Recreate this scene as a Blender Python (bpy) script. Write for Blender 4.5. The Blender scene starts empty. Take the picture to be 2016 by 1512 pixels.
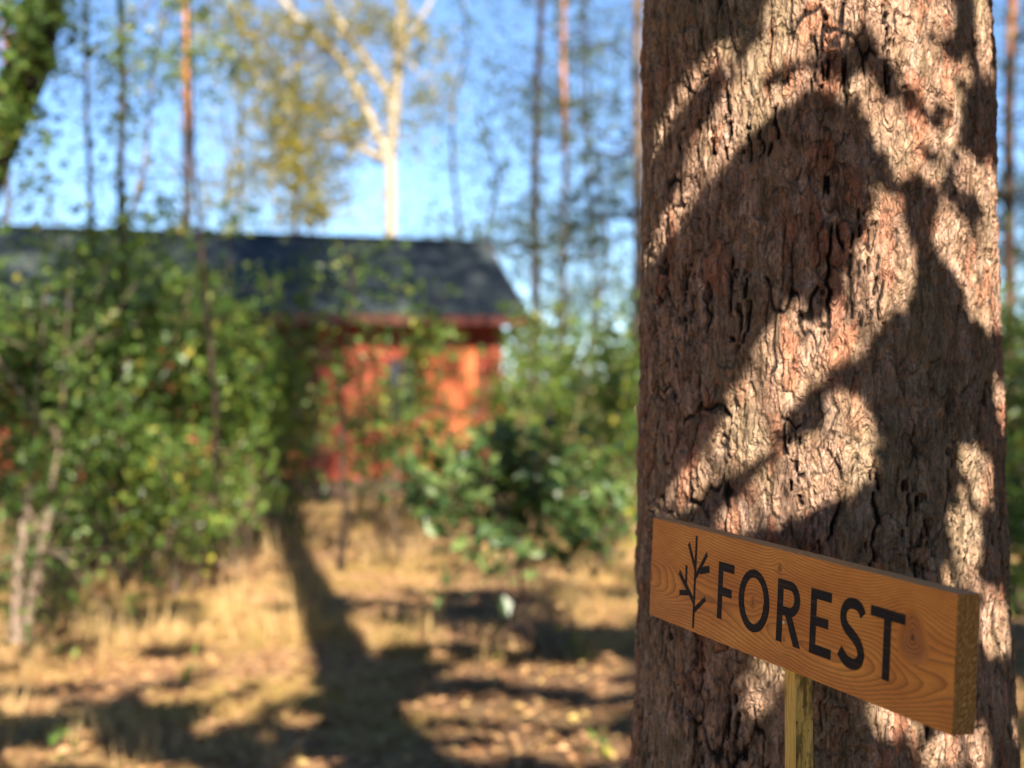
import bpy, bmesh, math, random
import numpy as np
from mathutils import Vector, Matrix

SC = bpy.context.scene
COL = SC.collection
rng = np.random.default_rng(11)
random.seed(5)

# ------------------------------------------------------------------ camera
F = 3000.0                       # focal length in photograph pixels
CAMZ = 1.5
cam_d = bpy.data.cameras.new('camera')
cam = bpy.data.objects.new('camera', cam_d)
COL.objects.link(cam)
cam.location = (0, 0, CAMZ)
cam.rotation_euler = (math.radians(90), 0, 0)
cam_d.sensor_width = 36.0
cam_d.lens = F / 2016 * 36
cam_d.clip_start = 0.05
cam_d.clip_end = 2000
cam_d.dof.use_dof = True
cam_d.dof.focus_distance = 1.28
cam_d.dof.aperture_fstop = (cam_d.lens / 1000) / (24.0 * 1.28 / F)
cam_d.dof.aperture_blades = 0
SC.camera = cam

# ------------------------------------------------------------------ world, sun, exposure
SUN_EL = math.radians(33)
_h = Vector((0.18, -0.984, 0)).normalized()
S = np.array([_h.x * math.cos(SUN_EL), _h.y * math.cos(SUN_EL), math.sin(SUN_EL)])   # towards the sun
EA = np.array([-_h.y, _h.x, 0.0])                 # right, across the sun's rays
EB = np.cross(S, EA); EB = EB if EB[2] > 0 else -EB
W = bpy.data.worlds.new("World"); SC.world = W; W.use_nodes = True
wn = W.node_tree.nodes; wl = W.node_tree.links
sky = wn.new('ShaderNodeTexSky'); sky.sky_type = 'NISHITA'; sky.sun_disc = False
sky.sun_elevation = SUN_EL
sky.sun_rotation = math.atan2(_h.x, _h.y)
sky.air_density = 0.72; sky.dust_density = 0.0; sky.ozone_density = 5.5
wl.new(sky.outputs[0], wn['Background'].inputs[0])
wn['Background'].inputs[1].default_value = 0.071
sun_d = bpy.data.lights.new('sun', 'SUN'); sun_d.energy = 5.0
sun_d.angle = math.radians(0.5); sun_d.color = (1.0, 0.88, 0.75)
sun = bpy.data.objects.new('sun', sun_d); COL.objects.link(sun)
sun.rotation_euler = Vector(S).to_track_quat('Z', 'Y').to_euler()
SC.view_settings.view_transform = 'Standard'
SC.view_settings.look = 'None'
SC.view_settings.exposure = 1.74
SC.view_settings.gamma = 1.0
SC.view_settings.use_curve_mapping = False
SC.cycles.use_denoising = True
SC.cycles.max_bounces = 6
SC.cycles.diffuse_bounces = 4
SC.cycles.transmission_bounces = 4
SC.cycles.caustics_reflective = False
SC.cycles.caustics_refractive = False

def at(px, py, Y):               # photograph pixel at distance Y -> point
    return np.array([(px - 1008) / F * Y, Y, CAMZ - (py - 756) / F * Y])
def ground_at(px, py):
    Y = CAMZ * F / (py - 756)
    return np.array([(px - 1008) / F * Y, Y, 0.0])
def plane(P):
    P = np.asarray(P); return np.stack([P @ EA, P @ EB], -1)

# ------------------------------------------------------------------ noise in numpy
def _hash(ix, iy, iz, seed):
    h = (ix * 374761393 + iy * 668265263 + iz * 2147483647 + seed * 1274126177) & 0xffffffff
    h = ((h ^ (h >> 13)) * 1274126177) & 0xffffffff
    h = ((h ^ (h >> 15)) * 2246822519) & 0xffffffff
    return ((h ^ (h >> 16)) & 0xffffff) / float(0xffffff)
def noise3(x, y, z, seed=0):
    x, y, z = np.broadcast_arrays(np.asarray(x, float), np.asarray(y, float), np.asarray(z, float))
    ix, iy, iz = np.floor(x).astype(np.int64), np.floor(y).astype(np.int64), np.floor(z).astype(np.int64)
    fx, fy, fz = x - ix, y - iy, z - iz
    fx, fy, fz = [t * t * t * (t * (t * 6 - 15) + 10) for t in (fx, fy, fz)]
    r = 0
    for a in (0, 1):
        for b in (0, 1):
            for c in (0, 1):
                w = (fx if a else 1 - fx) * (fy if b else 1 - fy) * (fz if c else 1 - fz)
                r = r + w * _hash(ix + a, iy + b, iz + c, seed)
    return r
def fbm(x, y, z, seed=0, oct=3):
    r, amp, tot = 0, 1.0, 0
    for o in range(oct):
        r = r + amp * noise3(x * 2 ** o, y * 2 ** o, z * 2 ** o, seed + o * 17); tot += amp; amp *= .5
    return r / tot
def sstep(a, b, x):
    t = np.clip((x - a) / (b - a), 0, 1); return t * t * (3 - 2 * t)
def in_poly(pts, poly):
    x, y = pts[:, 0], pts[:, 1]; inside = np.zeros(len(pts), bool); n = len(poly); j = n - 1
    for i in range(n):
        xi, yi = poly[i]; xj, yj = poly[j]
        c = ((yi > y) != (yj > y)) & (x < (xj - xi) * (y - yi) / (yj - yi + 1e-12) + xi)
        inside ^= c; j = i
    return inside

# ------------------------------------------------------------------ object helpers
def mesh_np(name, V, Fc, mat, parent=None, attrs=None, smooth=False):
    V = np.asarray(V, np.float32); Fc = np.asarray(Fc, np.int32)
    me = bpy.data.meshes.new(name); k = Fc.shape[1]
    me.vertices.add(len(V)); me.vertices.foreach_set('co', V.ravel())
    me.loops.add(Fc.size); me.loops.foreach_set('vertex_index', Fc.ravel())
    me.polygons.add(len(Fc)); me.polygons.foreach_set('loop_start', np.arange(0, Fc.size, k, dtype=np.int32))
    me.polygons.foreach_set('use_smooth', np.full(len(Fc), smooth))
    for n, v in (attrs or {}).items():
        a = me.attributes.new(n, 'FLOAT', 'POINT'); a.data.foreach_set('value', np.asarray(v, np.float32))
    me.update(calc_edges=True)
    me.materials.append(mat)
    o = bpy.data.objects.new(name, me); COL.objects.link(o)
    if parent: o.parent = parent
    return o
def tag(o, label=None, cat=None, group=None, kind=None):
    if label: o['label'] = label
    if cat: o['category'] = cat
    if group: o['group'] = group
    if kind: o['kind'] = kind
    return o
def empty(name, loc=(0, 0, 0)):
    o = bpy.data.objects.new(name, None); COL.objects.link(o); o.location = loc; return o
class MB:
    """collects boxes and quads into one mesh"""
    def __init__(s): s.v, s.f = [], []
    def box(s, a, b, M=None):
        n = len(s.v)
        for z in (a[2], b[2]):
            for x, y in ((a[0], a[1]), (b[0], a[1]), (b[0], b[1]), (a[0], b[1])):
                p = Vector((x, y, z)); s.v.append(tuple(M @ p if M else p))
        for q in ((0, 3, 2, 1), (4, 5, 6, 7), (0, 1, 5, 4), (1, 2, 6, 5), (2, 3, 7, 6), (3, 0, 4, 7)):
            s.f.append([n + i for i in q])
        return s
    def poly_prism(s, pts, y0, y1):      # outline in x,z ; depth y0..y1
        n = len(s.v); k = len(pts)
        for y in (y0, y1):
            for p in pts: s.v.append((p[0], y, p[1]))
        s.f.append([n + i for i in range(k)]); s.f.append([n + k + i for i in reversed(range(k))])
        for i in range(k):
            j = (i + 1) % k; s.f.append([n + j, n + i, n + k + i, n + k + j])
        return s
    def build(s, name, mat, parent=None, bevel=0):
        me = bpy.data.meshes.new(name); me.from_pydata(s.v, [], s.f)
        bm = bmesh.new(); bm.from_mesh(me); bmesh.ops.recalc_face_normals(bm, faces=bm.faces)
        if bevel: bmesh.ops.bevel(bm, geom=bm.edges[:], offset=bevel, segments=2, affect='EDGES', profile=.5)
        bm.to_mesh(me); bm.free()
        me.materials.append(mat)
        o = bpy.data.objects.new(name, me); COL.objects.link(o)
        if parent: o.parent = parent
        return o
def tube_arrays(P, R, sides=10, wob=0.0):
    P = np.asarray(P, float); R = np.asarray(R, float); n = len(P)
    T = np.gradient(P, axis=0); T /= np.linalg.norm(T, axis=1)[:, None] + 1e-9
    ref = np.array([0.31, 0.95, 0.05]); ref = np.where(np.abs(T @ ref)[:, None] > .9, np.array([1., 0, 0]), ref)
    A = np.cross(T, ref); A /= np.linalg.norm(A, axis=1)[:, None]; B = np.cross(T, A)
    th = np.linspace(0, 2 * np.pi, sides, endpoint=False)
    rr = R[:, None] * (1 + wob * (rng.random((n, sides)) - .5))
    V = P[:, None] + rr[..., None] * (np.cos(th)[None, :, None] * A[:, None] + np.sin(th)[None, :, None] * B[:, None])
    V = V.reshape(-1, 3); i = np.arange(n - 1)[:, None] * sides; j = np.arange(sides)[None]
    a = i + j; b = i + (j + 1) % sides
    Fc = np.stack([a, b, b + sides, a + sides], -1).reshape(-1, 4)
    return V, Fc
def tubes(name, paths, mat, parent=None, sides=8, wob=.1):
    Vs, Fs, n = [], [], 0
    for P, R in paths:
        V, Fc = tube_arrays(P, R, sides, wob); Vs.append(V); Fs.append(Fc + n); n += len(V)
    o = mesh_np(name, np.concatenate(Vs), np.concatenate(Fs), mat, parent, smooth=True)
    if len(paths) > 1: o['kind'] = 'stuff'
    return o
def wander(a, b, n=8, amp=.05):
    a, b = np.array(a, float), np.array(b, float); t = np.linspace(0, 1, n)[:, None]
    w = np.cumsum(rng.normal(0, amp / n ** .5, (n, 3)), 0); w -= t * w[-1]; w -= w[0] * (1 - t)
    return a + (b - a) * t + w
def leaves(name, C, size, mat, parent=None, aspect=.6, up=.35, jit=.4, kind=None, tint=None):
    """one folded leaf (two triangles) at each point"""
    C = np.asarray(C); n = len(C)
    nr = rng.normal(size=(n, 3)) + np.array([0, 0, up * 3]); nr /= np.linalg.norm(nr, axis=1)[:, None]
    d = np.cross(nr, rng.normal(size=(n, 3))); d /= np.linalg.norm(d, axis=1)[:, None]; s = np.cross(nr, d)
    L = (np.asarray(size) * (1 + jit * (rng.random(n) * 2 - 1)))[:, None]
    w = L * aspect * .5
    V = np.stack([C - d * L * .5, C + s * w + nr * w * .35, C + d * L * .5, C - s * w + nr * w * .35], 1).reshape(-1, 3)
    i = np.arange(n)[:, None] * 4
    Fc = np.concatenate([i + np.array([[0, 1, 2]]), i + np.array([[0, 2, 3]])], 0)
    t = rng.random(n) if tint is None else np.clip(tint, 0, 1)
    o = mesh_np(name, V, Fc, mat, parent, {'tint': np.repeat(t, 4)}); o['kind'] = 'stuff'; return o
def needles(name, C, size, mat, parent=None, per=7, width=.09):
    C = np.asarray(C); n = len(C)
    base = np.repeat(C, per, 0); d = rng.normal(size=(n * per, 3)); d[:, 2] += .3
    d /= np.linalg.norm(d, axis=1)[:, None]; s = np.cross(d, rng.normal(size=d.shape)); s /= np.linalg.norm(s, axis=1)[:, None]
    L = size * (.7 + .6 * rng.random((n * per, 1)))
    V = np.stack([base - s * L * width, base + s * L * width, base + d * L], 1).reshape(-1, 3)
    Fc = np.arange(n * per * 3).reshape(-1, 3)
    o = mesh_np(name, V, Fc, mat, parent, {'tint': np.repeat(rng.random(n), per * 3)}); o['kind'] = 'stuff'; return o
def cloud(center, rad, n, lumps=9, lump=.45):
    """points scattered in lumps through an ellipsoid: an uneven crown with gaps"""
    c = np.array(center); r = np.array(rad)
    d = rng.normal(size=(lumps, 3)); d /= np.linalg.norm(d, axis=1)[:, None]
    lc = d * (rng.random((lumps, 1)) ** .5) * .8
    k = rng.integers(0, lumps, n)
    q = rng.normal(size=(n, 3)) * lump * (.5 + .7 * rng.random(lumps))[k][:, None] * .6 + lc[k]
    return c + q * r

# ------------------------------------------------------------------ materials
class NT:
    def __init__(s, name, rough=.8, spec=.3):
        s.m = bpy.data.materials.new(name); s.m.use_nodes = True; s.t = s.m.node_tree
        s.b = s.t.nodes['Principled BSDF']; s.b.inputs['Roughness'].default_value = rough
        s.b.inputs['Specular IOR Level'].default_value = spec
    def n(s, typ, ins=None, **kw):
        o = s.t.nodes.new(typ)
        for k, v in kw.items(): setattr(o, k, v)
        for k, v in (ins or {}).items(): s.put(o, k, v)
        return o
    def put(s, o, k, v):
        if isinstance(v, bpy.types.NodeSocket): s.t.links.new(v, o.inputs[k])
        else: o.inputs[k].default_value = v
    def attr(s, name): return s.n('ShaderNodeAttribute', attribute_name=name).outputs['Fac']
    def obj(s): return s.n('ShaderNodeTexCoord').outputs['Object']
    def map(s, v, scale): return s.n('ShaderNodeMapping', {'Vector': v, 'Scale': scale}).outputs[0]
    def noise(s, v, scale=1, detail=4, rough=.55, dist=0):
        return s.n('ShaderNodeTexNoise', {'Vector': v, 'Scale': scale, 'Detail': detail, 'Roughness': rough, 'Distortion': dist}).outputs[0]
    def math(s, op, a, b=0.5, clamp=False):
        return s.n('ShaderNodeMath', {0: a, 1: b}, operation=op, use_clamp=clamp).outputs[0]
    def ramp(s, fac, stops):
        r = s.n('ShaderNodeValToRGB', {'Fac': fac}); e = r.color_ramp.elements
        while len(e) > 1: e.remove(e[-1])
        e[0].position = stops[0][0]; e[0].color = (*stops[0][1], 1)
        for p, c in stops[1:]: e.new(p).color = (*c, 1)
        return r.outputs[0]
    def rng(s, fac, a, b, c=0., d=1.):
        return s.n('ShaderNodeMapRange', {'Value': fac, 'From Min': a, 'From Max': b, 'To Min': c, 'To Max': d}).outputs[0]
    def mix(s, fac, a, b, mode='MIX'):
        o = s.n('ShaderNodeMix', data_type='RGBA', blend_type=mode)
        s.put(o, 0, fac)
        for k, v in ((6, a), (7, b)): s.put(o, k, v if isinstance(v, bpy.types.NodeSocket) else (*v, 1))
        return o.outputs[2]
    def bump(s, h, strength=.5, dist=.001, normal=None):
        i = {'Height': h, 'Strength': strength, 'Distance': dist}
        if normal: i['Normal'] = normal
        return s.n('ShaderNodeBump', i).outputs[0]
    def out(s, col=None, normal=None, rough=None):
        if col is not None: s.put(s.b, 'Base Color', col if isinstance(col, bpy.types.NodeSocket) else (*col, 1))
        if normal is not None: s.put(s.b, 'Normal', normal)
        if rough is not None: s.put(s.b, 'Roughness', rough)
        return s.m

def leaf_mat(name, stops, trans=.45, rough=.36, tc=None):
    m = NT(name, rough, .45); c = m.ramp(m.attr('tint'), stops)
    m.out(c)
    tr = m.n('ShaderNodeBsdfTranslucent', {'Color': m.mix(.6, c, tc or (.30, .42, .05), 'MIX')})
    mx = m.n('ShaderNodeMixShader', {0: trans, 1: m.b.outputs[0], 2: tr.outputs[0]})
    m.t.links.new(mx.outputs[0], m.t.nodes['Material Output'].inputs[0])
    return m.m
M_leaf_green = leaf_mat('leaf_green', [(0, (.025, .055, .014)), (.4, (.06, .12, .025)), (.8, (.13, .21, .045)), (.97, (.24, .28, .06)), (1, (.44, .36, .06))], .38)
M_leaf_bright = leaf_mat('leaf_bright', [(0, (.035, .08, .02)), (.5, (.10, .18, .035)), (.88, (.23, .30, .06)), (1, (.46, .42, .07))], .42)
M_leaf_birch = leaf_mat('leaf_birch', [(0, (.12, .13, .025)), (.5, (.24, .23, .045)), (.8, (.34, .28, .05)), (1, (.48, .34, .06))], .45, tc=(.42, .40, .07))
M_leaf_oak = leaf_mat('leaf_oak', [(0, (.025, .055, .018)), (.6, (.055, .11, .03)), (1, (.15, .21, .06))], .22, .40)
M_leaf_dry = leaf_mat('leaf_dry', [(0, (.14, .07, .03)), (.4, (.33, .17, .07)), (.8, (.52, .30, .14)), (1, (.52, .38, .12))], .15, .7, (.4, .2, .05))
M_needle = leaf_mat('needle', [(0, (.018, .035, .02)), (.6, (.03, .052, .028)), (1, (.06, .085, .03))], .15, .5)
M_grass = leaf_mat('grass_dry', [(0, (.12, .13, .03)), (.2, (.26, .21, .06)), (.5, (.46, .30, .11)), (1, (.60, .42, .19))], .3, .6, (.5, .4, .1))

def wood_bark(name, a, b, c, scale=(14, 14, 4)):
    m = NT(name, .9, .15); v = m.map(m.obj(), scale)
    n1 = m.noise(v, 1, 5, .65, .6); n2 = m.noise(v, 3.2, 3)
    col = m.ramp(n1, [(.34, a), (.5, b), (.66, c)])
    return m.out(col, m.bump(n2, .8, .02))
M_bark_grey = wood_bark('bark_grey', (.03, .022, .017), (.10, .075, .055), (.20, .15, .11))
M_bark_dark = wood_bark('bark_dark', (.010, .008, .006), (.035, .024, .018), (.08, .055, .04))
M_twig = wood_bark('bark_twig', (.05, .035, .025), (.12, .085, .06), (.26, .19, .13), (30, 30, 8))
M_twig_pale = wood_bark('bark_pale', (.09, .065, .05), (.23, .17, .125), (.38, .29, .22), (30, 30, 8))
def birch_mat():
    m = NT('bark_birch', .6, .3); o = m.obj()
    n = m.noise(m.map(o, (3, 3, 22)), 1, 4, .6, .4)
    big = m.noise(m.map(o, (2, 2, 1.2)), 1, 3)
    c = m.ramp(n, [(.30, (.05, .04, .035)), (.36, (.34, .29, .23)), (.5, (.34, .29, .21)), (1, (.42, .37, .28))])
    return m.out(m.mix(m.rng(big, .62, .72, 0, .6), c, (.30, .22, .14)))
M_birch = birch_mat()
def pine_mat():
    m = NT('bark_pine_upper', .85, .2); o = m.obj()
    z = m.n('ShaderNodeSeparateXYZ', {0: o}).outputs[2]
    n = m.noise(m.map(o, (7, 7, 2)), 1, 5, .65)
    hi = m.ramp(n, [(.3, (.16, .06, .03)), (.5, (.40, .17, .07)), (.7, (.50, .26, .13))])
    lo = m.ramp(n, [(.3, (.015, .011, .009)), (.5, (.07, .042, .03)), (.7, (.15, .09, .06))])
    f = m.rng(m.math('ADD', z, m.math('MULTIPLY', n, 2.0)), 6.6, 7.8)
    return m.out(m.mix(f, lo, hi))
M_pine = pine_mat()

# ------------------------------------------------------------------ ground
def gh(x, y):
    d = np.sqrt(x * x + y * y)
    f = sstep(2.5, 6, d)
    return f * (.10 * (fbm(x * .35, y * .35, 0 * x, 5, 2) - .5) + .05 * (fbm(x * 1.6, y * 1.6, 0 * x, 9, 3) - .5)) * np.where(d > 40, 4, 1)
t = np.linspace(-1, 1, 321)
g = np.sign(t) * (np.abs(t) * 14 + np.abs(t) ** 7 * 480)
GX, GY = np.meshgrid(g, g + 8)
GZ = gh(GX, GY)
V = np.stack([GX, GY, GZ], -1).reshape(-1, 3)
i = np.arange(320)[:, None] * 321 + np.arange(320)[None]
Fc = np.stack([i, i + 1, i + 322, i + 321], -1).reshape(-1, 4)
m = NT('forest_soil', .95, .1); o = m.obj()
n1 = m.noise(o, .55, 4, .6, .3); n2 = m.noise(o, 7, 6, .7); n3 = m.noise(o, 45, 4, .7)
soil = m.ramp(n3, [(.3, (.10, .05, .03)), (.5, (.30, .16, .09)), (.7, (.50, .29, .17))])
litter = m.ramp(n2, [(.3, (.22, .115, .05)), (.5, (.45, .27, .125)), (.7, (.58, .39, .20))])
mossy = m.ramp(n3, [(.3, (.16, .11, .03)), (.6, (.46, .32, .10)), (.8, (.56, .42, .16))])
c = m.mix(m.rng(n2, .4, .6), soil, litter); c = m.mix(m.rng(n1, .47, .60), c, mossy)
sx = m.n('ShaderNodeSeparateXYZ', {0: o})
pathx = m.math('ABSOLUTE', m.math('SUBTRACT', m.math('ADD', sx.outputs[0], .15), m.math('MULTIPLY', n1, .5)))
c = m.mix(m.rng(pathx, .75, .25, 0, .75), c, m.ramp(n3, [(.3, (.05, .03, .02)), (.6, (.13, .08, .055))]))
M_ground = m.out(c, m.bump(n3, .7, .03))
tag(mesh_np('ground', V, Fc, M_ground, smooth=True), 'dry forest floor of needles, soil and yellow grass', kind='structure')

def scatter_view(n, y0, y1, x0=-.36, x1=.37):
    y = (y0 ** .6 + (y1 ** .6 - y0 ** .6) * rng.random(n)) ** (1 / .6); x = (x0 + (x1 - x0) * rng.random(n)) * y
    return x, y
# dry grass in tufts
x, y = scatter_view(12000, 5.2, 24)
den = fbm(x * .55, y * .55, 0 * x, 71, 2); cx0 = -.15 + .1 * np.sin(y)
keep = (den + .12 * rng.random(len(x)) > .53) & ((np.abs(x - cx0) > .45) | (rng.random(len(x)) < .15))
x, y, den = x[keep], y[keep], den[keep]
per = 12
bx = np.repeat(x, per) + rng.normal(0, .05, len(x) * per); by = np.repeat(y, per) + rng.normal(0, .05, len(x) * per)
bz = gh(bx, by); n = len(bx); hgt = np.repeat(.03 + .20 * rng.random(len(x)) ** 5, per) * (.6 + .8 * rng.random(n))
lean = rng.normal(0, .45, (n, 2)) * hgt[:, None]; an = rng.random(n) * np.pi
w = .0035
sx_, sy_ = np.cos(an) * w, np.sin(an) * w
V = np.stack([np.stack([bx - sx_, by - sy_, bz - .01], 1), np.stack([bx + sx_, by + sy_, bz - .01], 1),
              np.stack([bx + lean[:, 0], by + lean[:, 1], bz + hgt], 1)], 1).reshape(-1, 3)
tt = np.repeat(np.clip(fbm(x * .9, y * .9, 0 * x, 301, 2) * 1.9 - .45 + rng.random(len(x)) * .4, 0, 1), per)
tag(mesh_np('grass', V, np.arange(n * 3).reshape(-1, 3), M_grass, attrs={'tint': np.repeat(tt, 3)}), 'dry yellow grass in tufts on the forest floor', 'grass', kind='stuff')
# tall dry stalks along the foot of the thicket and here and there
x, y = scatter_view(420, 8.6, 15)
ok = ((x / y < -.13) & (fbm(x * .8, y * .8, 0 * x, 401, 2) > .42)) | (rng.random(len(x)) < .10); x, y = x[ok], y[ok]
per = 9; bx = np.repeat(x, per) + rng.normal(0, .07, len(x) * per); by = np.repeat(y, per) + rng.normal(0, .07, len(x) * per)
bz = gh(bx, by); n = len(bx); hgt = .12 + .38 * rng.random(n) ** 2; lean = rng.normal(0, .22, (n, 2)) * hgt[:, None]
V = np.stack([np.stack([bx - .004, by, bz - .01], 1), np.stack([bx + .004, by, bz - .01], 1), np.stack([bx + lean[:, 0], by + lean[:, 1], bz + hgt], 1)], 1).reshape(-1, 3)
tag(mesh_np('dry_stalks', V, np.arange(n * 3).reshape(-1, 3), M_grass, attrs={'tint': np.repeat(.3 + .7 * rng.random(n), 3)}), 'tall dry straw stalks along the foot of the thicket', 'dry grass', kind='stuff')
# fallen leaves
x, y = scatter_view(28000, 5.0, 24)
C = np.stack([x, y, gh(x, y) + .012 + .02 * rng.random(len(x))], 1)
tag(leaves('leaf_litter', C, .045, M_leaf_dry, up=1.2, aspect=.7), 'fallen brown leaves lying over the forest floor', 'leaf litter', kind='stuff')

# ------------------------------------------------------------------ the large pine trunk
TC = np.array([1.7 * math.sin(math.radians(11.3)), 1.7 * math.cos(math.radians(11.3))])
def trunk_r(z):
    return np.interp(z, [-.3, 0, .3, .7, 1.08, 1.25, 1.5, 1.92, 2.5, 5, 10, 15, 17], [.40, .34, .275, .235, .2065, .1975, .1905, .183, .178, .165, .135, .07, .03])
def trunk_c(z):
    k = np.interp(z, [0, 1.1, 1.9, 17], [.004, .004, -.002, -.25]); return TC[0] + k, TC[1] + k * .2
def voro(u, v, seed, wrap):
    iu, iv = np.floor(u).astype(np.int64), np.floor(v).astype(np.int64)
    f1 = np.full(u.shape, 9.); f2 = np.full(u.shape, 9.); cid = np.zeros(u.shape)
    for a in (-1, 0, 1):
        for b in (-1, 0, 1):
            cu, cv = iu + a, iv + b; hu = cu % wrap
            px = cu + .12 + .76 * _hash(hu, cv, 0, seed); py = cv + .1 + .8 * _hash(hu, cv, 1, seed)
            d = np.hypot(u - px, v - py); idn = _hash(hu, cv, 2, seed)
            c = d < f1
            f2 = np.where(c, f1, np.minimum(f2, d)); cid = np.where(c, idn, cid); f1 = np.where(c, d, f1)
    return f1, f2, cid
def bark(th, z):
    R0 = .19; x, y = np.cos(th) * R0, np.sin(th) * R0; circ = 2 * np.pi
    s = th * R0
    w1 = fbm(x * 26, y * 26, z * 10, 1, 3) - .5; w2 = fbm(x * 26, y * 26, z * 10, 33, 3) - .5
    w3 = noise3(x * 120, y * 120, z * 50, 4) - .5
    NA = 34; NB = 88
    ua = th / circ * NA + w1 * 1.3 + w3 * .22; va = z / .115 + w2 * .9
    f1, f2, ida = voro(ua, va, 3, NA)
    ub = th / circ * NB + w1 * 2.6 + w3 * .8; vb = z / .040 + w2 * 2.0 + w3 * .5
    g1, g2, idb = voro(ub, vb, 8, NB)
    mod = fbm(x * 16, y * 16, z * 7, 51, 2)
    eA = f2 - f1
    dx_ = noise3(x * 150, y * 150, z * 90, 131) - .5
    def veins(nf):                                       # distance in metres to a mostly vertical contour
        gz_, gs_ = np.gradient(nf); ds = np.gradient(th, axis=1) * R0; dz = np.gradient(z, axis=0)
        gs_, gz_ = gs_ / np.where(np.abs(ds) < 1e-6, 1e-6, np.abs(ds)), gz_ / dz; gg = np.hypot(gs_, gz_) + 1.5
        return np.abs(nf - .5) / gg, sstep(.55, .85, np.abs(gs_) / gg)
    ra, va_ = veins(fbm(x * 24 + dx_ * .30, y * 24 + dx_ * .30, z * 5.0, 121, 3))
    rb_, vb_ = veins(fbm(x * 42 + dx_ * .3, y * 42, z * 8 + 3, 141, 2))
    ma = sstep(.50, .64, fbm(x * 14, y * 14, z * 12, 151, 3)); mb_ = sstep(.50, .62, fbm(x * 20, y * 20, z * 22, 161, 2))
    crackA = np.maximum((1 - sstep(.0003, .0009 + .0024 * ma, ra)) * sstep(.02, .4, ma) * va_, (1 - sstep(.0003, .0017, rb_)) * mb_ * .55 * vb_)
    crackA = np.maximum(crackA, (1 - sstep(.02, .08, eA)) * sstep(.54, .62, mod) * .7)
    shoulder = sstep(0, .55, eA)
    mod2 = noise3(x * 60, y * 60, z * 22, 61)
    eB = g2 - g1
    crackB = (1 - sstep(.03, .13, eB)) * sstep(.35, .6, mod2)
    q = fbm(x * 95, y * 95, z * 34, 14, 3) * 10 + idb * 3.5 + ida * 2
    fl = np.floor(q); fr = q - fl
    terr = fl + sstep(.86, 1.0, fr)                     # stacked paper-thin scales with steep rims
    terr_e = np.exp(-((fr - .88) / .09) ** 2)
    fine = fbm(x * 330, y * 330, z * 120, 90, 2) * 2 - .5
    h = .0012 * shoulder - .0026 * (1 - sstep(0, .006, ra)) * va_ + .0014 * (idb - .5) * sstep(0, .25, eB) + .00055 * (terr - 6) + .0019 * (fine - .5) \
        - .0050 * crackA - .0009 * crackB + .008 * (fbm(x * 9, y * 9, z * 6, 77, 2) - .5)
    return h, crackA, crackB, idb, terr_e, ida, fl
TILT = math.atan2(-TC[1], -TC[0])                        # faces the camera
a_f = np.linspace(-1.95, 1.95, 640); a_b = np.linspace(1.95, 2 * np.pi - 1.95, 72)[1:-1]
TH = np.concatenate([a_f, a_b]) + TILT
Zf = np.arange(1.03, 1.97, .00118)
def trunk_mesh(name, TH, Z, mat, parent, full=True):
    T2, Z2 = np.meshgrid(TH, Z)
    h, ca, cb, idb, te, ida, fl = bark(T2, Z2)
    r = trunk_r(Z2) + h + (.02 * np.sin(T2 * 5) * sstep(.8, 0, Z2))
    cx_, cy_ = trunk_c(Z2)
    V = np.stack([cx_ + r * np.cos(T2), cy_ + r * np.sin(T2), Z2], -1).reshape(-1, 3)
    nr, nc = T2.shape
    i = np.arange(nr - 1)[:, None] * nc; j = np.arange(nc)[None]
    a = i + j; b = i + (j + 1) % nc
    Fc = np.stack([a, b, b + nc, a + nc], -1).reshape(-1, 4)
    at_ = {'crack': np.maximum(ca, cb * .45).ravel(), 'flake': idb.ravel(), 'rim': te.ravel(), 'plate': ida.ravel(), 'layer': np.mod(fl * .381, 1).ravel()}
    return V, Fc, at_
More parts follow.
